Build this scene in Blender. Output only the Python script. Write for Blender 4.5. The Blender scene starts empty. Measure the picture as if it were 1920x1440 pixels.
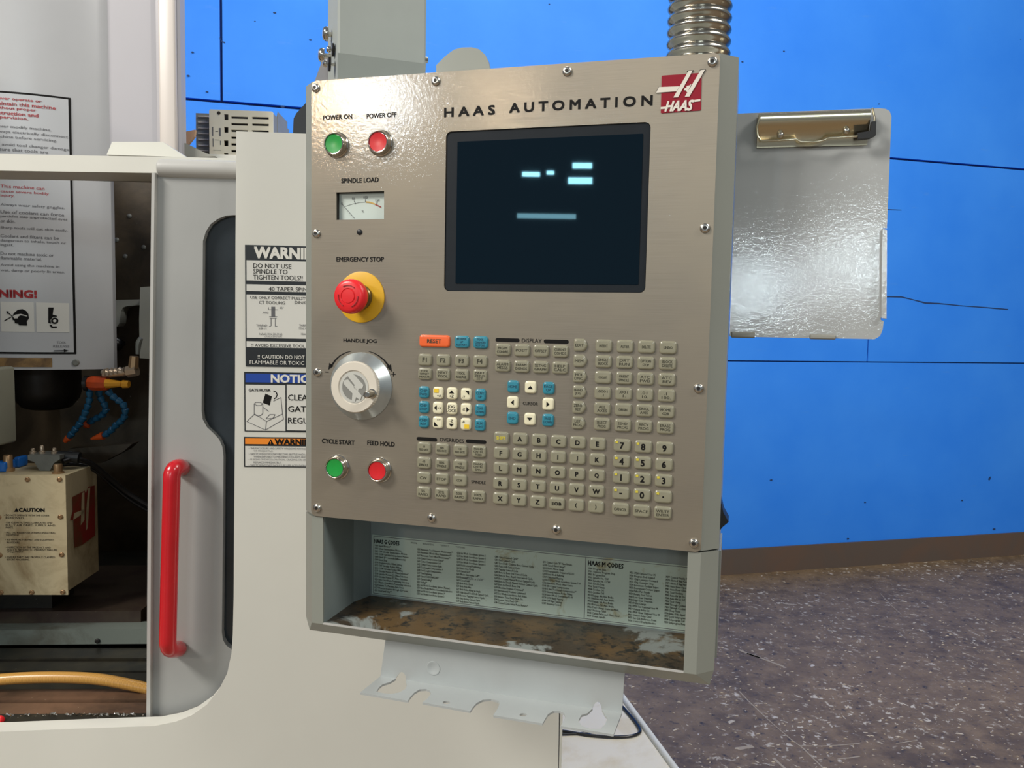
import bpy, math, random
from mathutils import Vector, Matrix
from mathutils.geometry import tessellate_polygon
random.seed(7)
S = bpy.context.scene
COL = S.collection

# ------------------------------------------------------------------ camera
PITCH, ROLL, FPX = 0.0771104, 0.0199660, 1497.108
CAM = Vector((0.0, 0.0, 1.45))
_f = Vector((0, math.cos(PITCH), -math.sin(PITCH)))
_r = Vector((1, 0, 0)); _d = _f.cross(_r)
_c, _s = math.cos(ROLL), math.sin(ROLL)
CR, CD, CF = _c * _r - _s * _d, _s * _r + _c * _d, _f
cam = bpy.data.cameras.new('camera'); camo = bpy.data.objects.new('camera', cam); COL.objects.link(camo)
cam.sensor_fit = 'HORIZONTAL'; cam.sensor_width = 36.0; cam.lens = FPX / 1920 * 36.0
cam.clip_start = 0.02; cam.clip_end = 200
camo.matrix_world = Matrix(((CR.x, -CD.x, -CF.x, CAM.x), (CR.y, -CD.y, -CF.y, CAM.y), (CR.z, -CD.z, -CF.z, CAM.z), (0, 0, 0, 1)))
S.camera = camo

# ------------------------------------------------------------------ world, lamps, exposure
S.view_settings.view_transform = 'Standard'; S.view_settings.look = 'None'
S.view_settings.gamma = 1.0; S.view_settings.use_curve_mapping = False
S.view_settings.exposure = 0.0
wd = bpy.data.worlds.new('shop_air'); S.world = wd; wd.use_nodes = True
wd.node_tree.nodes['Background'].inputs[0].default_value = (0.62, 0.66, 0.70, 1)
wd.node_tree.nodes['Background'].inputs[1].default_value = 0.32
def lamp(name, loc, target, size, power, color=(1, 1, 1)):
    l = bpy.data.lights.new(name, 'AREA'); l.shape = 'RECTANGLE'; l.size, l.size_y = size; l.energy = power; l.color = color
    o = bpy.data.objects.new(name, l); COL.objects.link(o); o.location = loc
    o.rotation_euler = (Vector(target) - Vector(loc)).to_track_quat('-Z', 'Y').to_euler()
    return o
lamp('ceiling_lamp_key', (-3.3, -0.9, 4.3), (-0.1, 1.0, 1.3), (1.4, 1.0), 200, (1.0, 0.96, 0.90))
lamp('ceiling_lamp_aisle', (2.6, 0.6, 4.8), (2.5, 3.6, 0.6), (1.6, 1.0), 105, (1.0, 0.94, 0.86))
lamp('ceiling_lamp_wall', (0.2, 2.6, 5.0), (0.2, 4.2, 1.8), (2.4, 0.8), 45, (0.97, 0.98, 1.0))
lamp('added_fill_right', (3.0, -1.6, 4.6), (0.3, 1.0, 1.3), (1.4, 1.0), 95, (1.0, 0.97, 0.92))  # added fill, no known fixture; brightens the housing's right chamfer, conduit and clipboard
# far high-bay lamps down the hall behind the viewer
lamp('highbay_lamp_warm', (-10.44, -9.39, 5.5), (0, 1, 1.6), (0.5, 0.6), 105, (1.0, 0.66, 0.36))
lamp('highbay_lamp', (-9.9, -9.95, 5.5), (0, 1, 1.6), (0.55, 0.6), 85, (0.85, 0.95, 1.0))
lamp('highbay_lamp', (-9.08, -9.52, 5.5), (0, 1, 1.6), (0.5, 0.5), 44, (0.9, 0.96, 1.0))
lamp('highbay_lamp_warm', (-8.98, -13.26, 6.2), (0, 1, 1.6), (0.35, 0.35), 45, (1.0, 0.74, 0.46))
lamp('hall_window', (-10.78, -17.54, 5.5), (0, 1, 1.6), (0.48, 0.12), 9, (0.7, 0.92, 1.0))
lamp('hall_window', (-10.32, -17.8, 5.55), (0, 1, 1.6), (0.20, 0.10), 3, (0.7, 0.92, 1.0))
lamp('hall_window', (-9.1, -17.3, 5.55), (0, 1, 1.6), (0.5, 0.14), 10, (0.7, 0.92, 1.0))
lamp('hall_window', (-9.1, -17.2, 5.15), (0, 1, 1.6), (0.62, 0.16), 13, (0.7, 0.92, 1.0))
lamp('hall_window', (-10.3, -17.6, 4.35), (0, 1, 1.6), (1.6, 0.13), 7, (0.8, 0.95, 1.0))
lamp('hall_window', (-2.13, -15.0, 4.23), (0, 1, 1.6), (0.35, 0.45), 60, (0.8, 0.94, 1.0))
lamp('hall_window', (-1.56, -15.0, 4.16), (0, 1, 1.6), (0.35, 0.45), 60, (0.8, 0.94, 1.0))
lamp('hall_window', (-0.77, -15.0, 4.57), (0, 1, 1.6), (0.3, 0.3), 9, (0.9, 0.94, 1.0))
lamp('hall_window', (0.18, -15.0, 4.7), (0, 1, 1.6), (0.6, 0.7), 85, (0.8, 0.94, 1.0))

# ------------------------------------------------------------------ pixel rays onto true planes of the place
def ray(px, py): return CR * ((px - 960) / FPX) + CD * ((py - 720) / FPX) + CF
def hit(px, py, o, n):
    d = ray(px, py); return CAM + d * ((o - CAM).dot(n) / d.dot(n))
def hitz(px, py, z): return hit(px, py, Vector((0, 0, z)), Vector((0, 0, 1)))
def hity(px, py, y): return hit(px, py, Vector((0, y, 0)), Vector((0, 1, 0)))
# pendant frame: x along the faceplate, y into the box, z up; origin at the faceplate's top left corner
PYAW = 0.2741166
PO = Vector((-0.2418328, 0.96024, 1.7269734))
PM = Matrix.Translation(PO) @ Matrix.Rotation(-PYAW, 4, 'Z')
PU = Vector((math.cos(PYAW), -math.sin(PYAW), 0)); PB = Vector((math.sin(PYAW), math.cos(PYAW), 0))
def pl(px, py, dep=0.0):
    """photo point seen at depth dep (m) behind the faceplate -> pendant x, z"""
    q = hit(px, py, PO + PB * dep, PB) - PO
    return q.dot(PU), q.z
# machine frame: front sheet plane
MYAW = math.radians(3.0)
MT = Vector((math.cos(MYAW), math.sin(MYAW), 0)); MB_ = Vector((-math.sin(MYAW), math.cos(MYAW), 0))
MO = hity(440, 700, 1.20)
def mp(px, py, d=0.0): return hit(px, py, MO + MB_ * d, MB_)
MM = Matrix.Translation(MO) @ Matrix.Rotation(MYAW, 4, 'Z')      # x along the front, y into the machine
def ml(px, py, d=0.0):
    q = mp(px, py, d) - MO; return q.dot(MT), q.z

# ------------------------------------------------------------------ materials
def srgb(r, g, b):
    f = lambda c: (c / 255 / 12.92) if c / 255 <= 0.04045 else ((c / 255 + 0.055) / 1.055) ** 2.4
    return (f(r), f(g), f(b), 1)
MATS = {}
class NT:
    def __init__(s, m): s.t = m.node_tree; s.b = s.t.nodes['Principled BSDF']
    def n(s, typ, **kw):
        x = s.t.nodes.new(typ)
        for k, v in kw.items():
            if k.startswith('i_'): x.inputs[k[2:].replace('_', ' ')].default_value = v
            else: setattr(x, k, v)
        return x
    def l(s, a, b): s.t.links.new(a, b)
    def coord(s, scale=(1, 1, 1), kind='Object'):
        c = s.n('ShaderNodeTexCoord'); m = s.n('ShaderNodeMapping'); m.inputs['Scale'].default_value = scale
        s.l(c.outputs[kind], m.inputs[0]); return m.outputs[0]
    def noise(s, vec, scale, detail=4, rough=0.55, dist=0):
        x = s.n('ShaderNodeTexNoise'); x.inputs['Scale'].default_value = scale; x.inputs['Detail'].default_value = detail
        x.inputs['Roughness'].default_value = rough; x.inputs['Distortion'].default_value = dist; s.l(vec, x.inputs['Vector']); return x.outputs[0]
    def ramp(s, fac, stops):
        x = s.n('ShaderNodeValToRGB'); e = x.color_ramp.elements
        while len(e) < len(stops): e.new(0.5)
        for el, (p, c) in zip(e, stops): el.position = p; el.color = c
        s.l(fac, x.inputs[0]); return x.outputs[0]
    def mix(s, fac, a, b, mode='MIX'):
        x = s.n('ShaderNodeMix', data_type='RGBA', blend_type=mode)
        for i, v in ((0, fac), (6, a), (7, b)):
            if isinstance(v, (tuple, float, int)): x.inputs[i].default_value = v
            else: s.l(v, x.inputs[i])
        return x.outputs[2]
    def bump(s, h, strength=0.2, dist=0.001, sock='Normal'):
        x = s.n('ShaderNodeBump'); x.inputs['Strength'].default_value = strength; x.inputs['Distance'].default_value = dist
        s.l(h, x.inputs['Height']); s.l(x.outputs[0], s.b.inputs[sock])
def mat(name, col, rough=0.5, metal=0.0, var=0.0, vscale=8.0, spec=0.5, bump=0.0, bscale=200, **kw):
    if name in MATS: return MATS[name]
    m = bpy.data.materials.new(name); m.use_nodes = True; MATS[name] = m
    t = NT(m); b = t.b
    c = srgb(*col); b.inputs['Base Color'].default_value = c
    b.inputs['Roughness'].default_value = rough; b.inputs['Metallic'].default_value = metal
    b.inputs['Specular IOR Level'].default_value = spec
    for k, v in kw.items(): b.inputs[k.replace('_', ' ')].default_value = v
    if var > 0:
        v = t.coord(); n = t.noise(v, vscale, 5, 0.6)
        lo = tuple(max(0, x * (1 - var)) for x in c[:3]) + (1,); hi = tuple(min(1, x * (1 + var)) for x in c[:3]) + (1,)
        t.l(t.ramp(n, [(0.3, lo), (0.7, hi)]), b.inputs['Base Color'])
    if bump > 0: t.bump(t.noise(t.coord(), bscale, 3), bump, 0.0006)
    return m
def grime(name, col, dirt, rough, amount=0.55, scale=6.0, metal=0.0, width=0.12, speck=None, bump=0.0):
    """painted surface with shaped stains"""
    m = bpy.data.materials.new(name); m.use_nodes = True; MATS[name] = m; t = NT(m)
    v = t.coord(); n = t.noise(v, scale, 8, 0.65, 0.6)
    f = t.ramp(n, [(amount - width, (0, 0, 0, 1)), (amount + width, (1, 1, 1, 1))])
    out = t.mix(f, srgb(*col), srgb(*dirt))
    if speck:
        n2 = t.noise(v, scale * 18, 3, 0.6); f2 = t.ramp(n2, [(speck[1], (0, 0, 0, 1)), (speck[1] + 0.03, (1, 1, 1, 1))])
        out = t.mix(f2, out, srgb(*speck[0]))
    t.l(out, t.b.inputs['Base Color']); t.b.inputs['Roughness'].default_value = rough; t.b.inputs['Metallic'].default_value = metal
    if bump: t.bump(n, bump, 0.002)
    return m

# stainless faceplate: brushed, with a crinkled clear film
m = bpy.data.materials.new('stainless_plate'); m.use_nodes = True; MATS['stainless_plate'] = m; t = NT(m)
v = t.coord((3, 3, 260)); br = t.noise(v, 6, 3, 0.5)
v2 = t.coord(); cl = t.noise(v2, 7, 4, 0.5)
base = t.mix(t.ramp(br, [(0.3, (0, 0, 0, 1)), (0.7, (1, 1, 1, 1))]), srgb(140, 132, 118), srgb(152, 144, 130))
base = t.mix(t.ramp(cl, [(0.35, (0, 0, 0, 1)), (0.7, (1, 1, 1, 1))]), base, srgb(157, 147, 129))
t.l(base, t.b.inputs['Base Color'])
t.b.inputs['Metallic'].default_value = 0.55; t.b.inputs['Roughness'].default_value = 0.46
t.b.inputs['Coat Weight'].default_value = 1.0; t.b.inputs['Coat Roughness'].default_value = 0.03
t.bump(t.noise(v2, 230, 4, 0.65), 0.8, 0.00018, 'Coat Normal')
t.b.inputs['Anisotropic'].default_value = 0.6
tg = t.n('ShaderNodeTangent', direction_type='RADIAL', axis='Z'); t.l(tg.outputs[0], t.b.inputs['Tangent'])

mat('housing_grey', (138, 141, 132), 0.42, 0.0, 0.04, 5, Coat_Weight=0.25, Coat_Roughness=0.15)
mat('housing_inside', (128, 138, 136), 0.5, 0, 0.10, 9)
mat('machine_white', (214, 213, 203), 0.45, 0, 0.03, 3)
mat('door_grey', (163, 164, 161), 0.45, 0, 0.04, 6)
mat('door_edge', (182, 181, 176), 0.4)
mat('head_grey', (178, 179, 180), 0.34, 0, 0.04, 5, Coat_Weight=0.3, Coat_Roughness=0.2)
mat('column_lilac', (174, 172, 176), 0.4, 0, 0.02, 3)
mat('column_trim', (208, 200, 192), 0.4)
mat('black_print', (22, 21, 20), 0.6, spec=0.15)
mat('grey_print', (96, 96, 98), 0.6)
mat('red_print', (186, 82, 86), 0.6)
mat('label_grey', (118, 118, 121), 0.6)
mat('deep_red_print', (165, 40, 44), 0.6)
mat('white_print', (225, 223, 214), 0.55, spec=0.15)
mat('sticker_white', (214, 213, 205), 0.4)
mat('sticker_grey', (184, 186, 188), 0.35)
mat('sticker_blue', (22, 66, 158), 0.4)
mat('sticker_orange', (240, 140, 36), 0.4)
mat('sticker_black', (24, 27, 29), 0.4)
mat('logo_red', (146, 36, 50), 0.4, spec=0.15)
mat('logo_cream', (226, 220, 208), 0.45, spec=0.15)
mat('screen_bezel', (32, 37, 42), 0.5, 0, 0.12, 20, spec=0.15)
mat('screen_glass', (9, 19, 29), 0.02, 0, 0, spec=0.42, Specular_Tint=(0.45, 0.85, 1.0, 1))
mat('screw_steel', (205, 202, 194), 0.22, 1.0)
mat('socket_dark', (35, 33, 30), 0.5, 0.3)
mat('chrome', (205, 200, 190), 0.14, 1.0)
mat('brass_chrome', (214, 204, 176), 0.16, 1.0)
mat('button_green', (30, 150, 62), 0.28, 0, 0.08, 60)
mat('button_red', (208, 36, 42), 0.28, 0, 0.08, 60)
mat('estop_red', (226, 38, 44), 0.32)
mat('estop_yellow', (222, 172, 30), 0.45, 0, 0.06, 40)
mat('estop_stem', (118, 104, 72), 0.3, 0.7)
mat('wheel_cream', (214, 207, 192), 0.35)
mat('wheel_silver', (186, 194, 194), 0.3, 0.7, 0.10, 40)
mat('wheel_grey', (128, 128, 122), 0.5)
mat('wheel_pale', (192, 192, 184), 0.45)
mat('key_grey', (140, 137, 116), 0.28, 0, 0.10, 90, Coat_Weight=0.4, Coat_Roughness=0.12)
mat('key_teal', (48, 132, 152), 0.3, 0, 0.08, 60, Coat_Weight=0.3, Coat_Roughness=0.12)
mat('key_cream', (230, 224, 192), 0.3, 0, 0.04, 60, Coat_Weight=0.3, Coat_Roughness=0.12)
mat('key_orange', (238, 104, 50), 0.3, 0, 0.04, 40, Coat_Weight=0.3, Coat_Roughness=0.12)
mat('key_yellow', (236, 200, 50), 0.4)
mat('key_ink', (52, 50, 34), 0.6)
mat('teal_ink', (16, 62, 82), 0.6)
mat('yellow_ink', (205, 190, 60), 0.6)
mat('meter_face', (196, 208, 200), 0.4)
mat('meter_amber', (196, 158, 74), 0.5)
mat('meter_red', (150, 60, 52), 0.5)
mat('black_plastic', (26, 28, 30), 0.4)
mat('black_rubber', (20, 21, 22), 0.55)
mat('clip_grey', (160, 162, 160), 0.5, 0.0, 0.05, 6, Coat_Weight=1.0, Coat_Roughness=0.05)
NT(MATS['clip_grey']).bump(NT(MATS['clip_grey']).noise(NT(MATS['clip_grey']).coord(), 190, 4, 0.65), 0.8, 0.00021, 'Coat Normal')
mat('bracket_steel', (176, 181, 180), 0.45, 0.15, 0.05, 12)
mat('galvanised', (190, 186, 176), 0.2, 1.0, 0.08, 60)
mat('arm_grey', (156, 162, 157), 0.55, 0, 0.06, 7, spec=0.3)
mat('handle_red', (196, 22, 34), 0.25, 0, 0.05, 30, Coat_Weight=0.5, Coat_Roughness=0.12)
mat('window_smoke', (46, 52, 56), 0.16, 0, 0.25, 9)
mat('unit_beige', (212, 205, 184), 0.5, 0, 0.03, 20)
mat('unit_grey', (142, 141, 132), 0.5, 0.2, 0.05, 30)
mat('slot_dark', (30, 26, 22), 0.8)
mat('tan_sheet', (186, 148, 118), 0.6)
mat('hose_blue', (30, 92, 128), 0.4, 0, 0.15, 50)
mat('nozzle_orange', (232, 96, 40), 0.4)
mat('manifold_orange', (200, 76, 30), 0.4, 0, 0.15, 50)
mat('valve_yellow', (226, 158, 34), 0.4)
mat('fitting_pale', (186, 168, 146), 0.3, 0.6)
mat('solenoid_blue', (24, 98, 178), 0.4)
mat('valve_grey', (120, 122, 116), 0.5, 0.3, 0.2, 40)
mat('brass', (164, 132, 96), 0.35, 0.6)
mat('cable_black', (18, 18, 19), 0.3)
mat('spindle_dark', (40, 37, 34), 0.4, 0.4, 0.3, 20)
mat('probe_grey', (124, 124, 110), 0.5, 0, 0.05)
mat('bracket_pale', (176, 178, 168), 0.5)
grime('interior_brown', (92, 80, 62), (58, 50, 38), 0.5, 0.5, 5.0, speck=((170, 165, 150), 0.735))
grime('interior_black', (34, 34, 31), (58, 54, 42), 0.35, 0.56, 9.0, speck=((170, 168, 160), 0.72))
grime('table_iron', (50, 36, 32), (66, 56, 44), 0.4, 0.5, 12.0, speck=((180, 176, 166), 0.71))
grime('way_grey', (118, 126, 118), (70, 62, 46), 0.4, 0.60, 9.0)
grime('sill_rust', (112, 84, 64), (66, 50, 38), 0.45, 0.52, 7.0, speck=((190, 180, 160), 0.73))
grime('indexer_cream', (206, 190, 152), (150, 128, 90), 0.5, 0.56, 9.0)
grime('peeled_red', (158, 40, 34), (120, 70, 44), 0.5, 0.52, 14.0)
grime('stained_label', (150, 116, 62), (96, 70, 34), 0.5, 0.5, 30.0)
grime('tank_white', (216, 210, 194), (196, 182, 150), 0.5, 0.62, 5.0)
grime('chart_paper', (176, 192, 180), (148, 142, 104), 0.32, 0.66, 22.0, width=0.05)

# tray: grey paint, oil and rust stains
m = bpy.data.materials.new('tray_stained'); m.use_nodes = True; MATS['tray_stained'] = m; t = NT(m)
v = t.coord(); n = t.noise(v, 9, 8, 0.62, 0.5); n2 = t.noise(v, 16, 6, 0.6); n3 = t.noise(v, 70, 4, 0.7)
c = t.mix(t.ramp(n2, [(0.42, (0, 0, 0, 1)), (0.58, (1, 1, 1, 1))]), srgb(66, 56, 44), srgb(98, 76, 46))
c = t.mix(t.ramp(n3, [(0.52, (0, 0, 0, 1)), (0.62, (1, 1, 1, 1))]), c, srgb(38, 33, 28))
c = t.mix(t.ramp(n, [(0.40, (1, 1, 1, 1)), (0.44, (0, 0, 0, 1))]), c, srgb(142, 148, 144))
t.l(c, t.b.inputs['Base Color']); t.b.inputs['Roughness'].default_value = 0.33; t.bump(n3, 0.25, 0.001)

# blue wall paint
m = bpy.data.materials.new('wall_blue'); m.use_nodes = True; MATS['wall_blue'] = m; t = NT(m)
v = t.coord(); n = t.noise(v, 1.4, 6, 0.6); n2 = t.noise(v, 9, 2, 0.5); n3 = t.noise(t.coord((1, 1, 6)), 4, 6, 0.7)
c = t.mix(t.ramp(n, [(0.3, (0, 0, 0, 1)), (0.7, (1, 1, 1, 1))]), srgb(38, 126, 236), srgb(56, 140, 243))
c = t.mix(t.ramp(n3, [(0.62, (0, 0, 0, 1)), (0.8, (0.5, 0.5, 0.5, 1))]), c, srgb(96, 150, 226))
c = t.mix(t.ramp(n2, [(0.775, (0, 0, 0, 1)), (0.79, (1, 1, 1, 1))]), c, srgb(24, 58, 112))
t.l(c, t.b.inputs['Base Color']); t.b.inputs['Roughness'].default_value = 0.58; t.b.inputs['Specular IOR Level'].default_value = 0.35; t.bump(n3, 0.08, 0.003)
mat('wall_backing', (22, 52, 98), 0.8)
grime('baseboard_rust', (88, 76, 68), (98, 76, 62), 0.6, 0.58, 3.0)

# worn shop floor
m = bpy.data.materials.new('floor_concrete'); m.use_nodes = True; MATS['floor_concrete'] = m; t = NT(m)
v = t.coord(); n = t.noise(v, 1.5, 8, 0.65, 0.4); n2 = t.noise(v, 30, 5, 0.62, 0.3); n3 = t.noise(v, 9, 6, 0.7); n4 = t.noise(t.coord((1, 3.2, 1)), 30, 3, 0.6)
c = t.mix(t.ramp(n, [(0.35, (0, 0, 0, 1)), (0.68, (1, 1, 1, 1))]), srgb(84, 68, 50), srgb(122, 101, 76))
c = t.mix(t.ramp(n3, [(0.40, (0, 0, 0, 1)), (0.70, (1, 1, 1, 1))]), c, srgb(136, 114, 86))
c = t.mix(t.ramp(n2, [(0.30, (1, 1, 1, 1)), (0.42, (0, 0, 0, 1))]), c, srgb(60, 52, 47))
pat = t.ramp(t.noise(v, 2.6, 3, 0.5), [(0.45, (0, 0, 0, 1)), (0.62, (1, 1, 1, 1))])
c = t.mix(t.mix(1.0, t.ramp(n2, [(0.58, (0, 0, 0, 1)), (0.63, (1, 1, 1, 1))]), pat, 'MULTIPLY'), c, srgb(204, 194, 176))
c = t.mix(t.ramp(n2, [(0.645, (0, 0, 0, 1)), (0.70, (1, 1, 1, 1))]), c, srgb(196, 186, 174))
c = t.mix(t.ramp(n4, [(0.665, (0, 0, 0, 1)), (0.70, (1, 1, 1, 1))]), c, srgb(182, 170, 158))
t.l(c, t.b.inputs['Base Color']); t.b.inputs['Roughness'].default_value = 0.5; t.bump(n2, 0.25, 0.004)
mat('chip_pale', (188, 176, 158), 0.6)
mat('scratch_pale', (160, 146, 128), 0.7)
mat('chip_steel', (200, 198, 190), 0.25, 0.9)

# ------------------------------------------------------------------ mesh helpers
W = {}                                      # world matrix of every object
def mesh(name, vs, fs, smooth=False):
    me = bpy.data.meshes.new(name); me.from_pydata([tuple(p) for p in vs], [], fs); me.update()
    if smooth: me.polygons.foreach_set('use_smooth', [True] * len(me.polygons))
    return me
def smooth_by_angle(me, ang=40):
    me.polygons.foreach_set('use_smooth', [True] * len(me.polygons))
    try: me.set_sharp_from_angle(angle=math.radians(ang))
    except Exception: pass
    return me
def put(name, me, material, parent=None, M=None, label=None):
    o = bpy.data.objects.new(name, me); COL.objects.link(o)
    M = M or Matrix.Identity(4); W[o] = M
    if material and me is not None:
        if len(me.materials) == 0: me.materials.append(MATS[material])
        elif me.materials[0] != MATS[material]:
            o.material_slots[0].link = 'OBJECT'; o.material_slots[0].material = MATS[material]
    o.matrix_basis = M
    if parent is not None:
        o.parent = parent; o.matrix_parent_inverse = W[parent].inverted()
    if label: o['label'] = label
    return o
def thing(name, label, cat, M, group=None):
    o = bpy.data.objects.new(name, None); COL.objects.link(o); o.empty_display_size = 0.05
    W[o] = M; o.matrix_basis = M; tag(o, label, cat, group); return o
def tag(o, label, cat, group=None, kind=None):
    o['label'] = label; o['category'] = cat
    if group: o['group'] = group
    if kind: o['kind'] = kind
    return o
def struct(o, label=None):
    o['kind'] = 'structure'
    if label: o['label'] = label
    return o
class MB:
    def __init__(s): s.v = []; s.f = []
    def add(s, vs, fs):
        k = len(s.v); s.v += [Vector(p) for p in vs]; s.f += [tuple(i + k for i in f) for f in fs]; return s
    def box(s, x0, x1, y0, y1, z0, z1, b=0.0):
        if b <= 0:
            return s.add([(x0, y0, z0), (x1, y0, z0), (x1, y1, z0), (x0, y1, z0), (x0, y0, z1), (x1, y0, z1), (x1, y1, z1), (x0, y1, z1)],
                         [(0, 3, 2, 1), (4, 5, 6, 7), (0, 1, 5, 4), (1, 2, 6, 5), (2, 3, 7, 6), (3, 0, 4, 7)])
        out = rrect(x0, x1, z0, z1, b, 3); n = len(out)
        rings = [[(x, y1, z) for x, z in out]]
        ins = rrect(x0 + b, x1 - b, z0 + b, z1 - b, 0, 3)
        rings.append([(x, y0 + b, z) for x, z in out])
        mid = rrect(x0 + .35 * b, x1 - .35 * b, z0 + .35 * b, z1 - .35 * b, .65 * b, 3)
        rings.append([(x, y0 + .3 * b, z) for x, z in mid])
        rings.append([(x, y0, z) for x, z in ins])
        return s.loft(rings, True, True)
    def loft(s, rings, cap0=False, cap1=False, close=True):
        k = len(s.v); n = len(rings[0])
        for r in rings: s.v += [Vector(p) for p in r]
        for i in range(len(rings) - 1):
            for j in range(n if close else n - 1):
                a = k + i * n + j; b = k + i * n + (j + 1) % n
                s.f.append((a, b, b + n, a + n))
        if cap0: s.f.append(tuple(k + j for j in reversed(range(n))))
        if cap1: s.f.append(tuple(k + (len(rings) - 1) * n + j for j in range(n)))
        return s
    def lathe(s, prof, seg=32, cap0=True, cap1=True, axis='-y', c=(0, 0, 0)):
        """prof: (radius, out) pairs; axis -y means out points toward the viewer in pendant/machine frames"""
        rings = []
        for r, h in prof:
            ring = []
            for j in range(seg):
                a = 2 * math.pi * j / seg
                x, z = r * math.cos(a), r * math.sin(a)
                if axis == '-y': p = (x, -h, z)
                elif axis == 'z': p = (x, -z, h) if False else (x, z, h)
                elif axis == '-x': p = (-h, x, z)
                else: p = (h, x, z)
                ring.append((p[0] + c[0], p[1] + c[1], p[2] + c[2]))
            rings.append(ring)
        return s.loft(rings, cap0, cap1)
    def tube(s, pts, r, seg=10, cap=True):
        pts = [Vector(p) for p in pts]; rings = []; a = None
        for i, p in enumerate(pts):
            d = (pts[min(i + 1, len(pts) - 1)] - pts[max(i - 1, 0)]).normalized()
            if a is None:
                a = d.cross(Vector((0.13, 0.21, 0.97)))
                if a.length < 0.2: a = d.cross(Vector((1, 0.1, 0)))
            a = (a - d * a.dot(d)).normalized(); b = d.cross(a)
            rr = r[i] if isinstance(r, (list, tuple)) else r
            rings.append([p + a * (rr * math.cos(2 * math.pi * j / seg)) + b * (rr * math.sin(2 * math.pi * j / seg)) for j in range(seg)])
        return s.loft(rings, cap, cap)
    def shape(s, loops, y0, y1, fr='xz'):
        """2-D loops (outer + holes) in x,z extruded from depth y0 (front) to y1; fr 'xy' -> x,y loops extruded in z"""
        loops3 = [[Vector((p[0], p[1], 0)) for p in lp] for lp in loops]
        flat = [p for lp in loops for p in lp]; k = len(s.v); n = len(flat)
        P = (lambda p, y: (p[0], y, p[1])) if fr == 'xz' else (lambda p, y: (p[0], p[1], y))
        s.v += [Vector(P(p, y0)) for p in flat] + [Vector(P(p, y1)) for p in flat]
        for tri in tessellate_polygon(loops3):
            a, b, c = tri
            ar = (flat[b][0] - flat[a][0]) * (flat[c][1] - flat[a][1]) - (flat[b][1] - flat[a][1]) * (flat[c][0] - flat[a][0])
            if ar < 0: a, b, c = a, c, b
            s.f.append((k + a, k + b, k + c)); s.f.append((k + n + c, k + n + b, k + n + a))
        o = 0
        for lp in loops:
            m_ = len(lp)
            for j in range(m_):
                a = k + o + j; b = k + o + (j + 1) % m_
                s.f.append((a, a + n, b + n, b))
            o += m_
        return s
    def me(s, name, smooth=None):
        m_ = mesh(name, s.v, s.f)
        import bmesh
        bm = bmesh.new(); bm.from_mesh(m_); bmesh.ops.recalc_face_normals(bm, faces=bm.faces); bm.to_mesh(m_); bm.free()
        if smooth: smooth_by_angle(m_, smooth)
        return m_
def rrect(x0, x1, z0, z1, r, seg=4):
    pts = []
    for cx, cz, a0 in ((x1 - r, z0 + r, -90), (x1 - r, z1 - r, 0), (x0 + r, z1 - r, 90), (x0 + r, z0 + r, 180)):
        for i in range(seg + 1):
            a = math.radians(a0 + 90 * i / seg); pts.append((cx + r * math.cos(a), cz + r * math.sin(a)))
    return pts
def circ(cx, cz, r, n=20, rx=None): return [(cx + (rx or r) * math.cos(2 * math.pi * i / n), cz + r * math.sin(2 * math.pi * i / n)) for i in range(n)]
def spline(pts, n=8):
    """Catmull-Rom through points"""
    P = [Vector(p) for p in pts]; P = [2 * P[0] - P[1]] + P + [2 * P[-1] - P[-2]]; out = []
    for i in range(1, len(P) - 2):
        for j in range(n):
            u = j / n; a, b, c, d = P[i - 1], P[i], P[i + 1], P[i + 2]
            out.append(0.5 * ((2 * b) + (c - a) * u + (2 * a - 5 * b + 4 * c - d) * u * u + (3 * b - a - 3 * c + d) * u ** 3))
    out.append(P[-2]); return out
TC = {}
def text_mesh(body, w=None, h=None, bold=0.0, align='CENTER', spacing=1.0, shear=0.0, res=3, lines=1.0, anchor='C', stretch=None):
    """lettering in the x,z plane facing -y, fitted to w x h; anchor C centre, L left-middle, TL top-left"""
    key = (body, w, h, bold, align, spacing, shear, anchor)
    if key in TC: return TC[key]
    cu = bpy.data.curves.new('lettering', 'FONT'); cu.body = body; cu.size = 1.0; cu.align_x = align; cu.resolution_u = res
    cu.space_character = spacing; cu.shear = shear; cu.space_line = lines; cu.fill_mode = 'BOTH'
    ob = bpy.data.objects.new('lettering', cu)
    me = bpy.data.meshes.new_from_object(ob); bpy.data.objects.remove(ob); bpy.data.curves.remove(cu)
    xs = [v.co.x for v in me.vertices]; ys = [v.co.y for v in me.vertices]
    if not xs: return me
    x0, x1, y0, y1 = min(xs), max(xs), min(ys), max(ys)
    sx = (w / (x1 - x0)) if w else None; sy = (h / (y1 - y0)) if h else None
    if sx is None: sx = sy
    if sy is None: sy = sx
    if stretch:
        if sx > sy * stretch: sx = sy * stretch
        if sy > sx * stretch: sy = sx * stretch
    ax = {'C': (x0 + x1) / 2, 'L': x0, 'TL': x0}[anchor]; ay = {'C': (y0 + y1) / 2, 'L': (y0 + y1) / 2, 'TL': y1}[anchor]
    for v in me.vertices: v.co = Vector(((v.co.x - ax) * sx, 0.0, (v.co.y - ay) * sy))
    if bold > 0:
        b = bold * sy; V = [v.co.copy() for v in me.vertices]; F = [tuple(p.vertices) for p in me.polygons]; n_ = len(V); VV, FF = [], []
        for k, (dx, dz) in enumerate(((b, b), (-b, b), (-b, -b), (b, -b)) if bold >= .02 else ((b, 0), (-b, 0))):
            VV += [c_ + Vector((dx, -.00001 * k, dz)) for c_ in V]; FF += [tuple(i + n_ * k for i in f) for f in F]
        bpy.data.meshes.remove(me); me = mesh('lettering', VV, FF)
    me.update(); TC[key] = me; return me
def T(x, y, z): return Matrix.Translation(Vector((x, y, z)))

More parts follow.
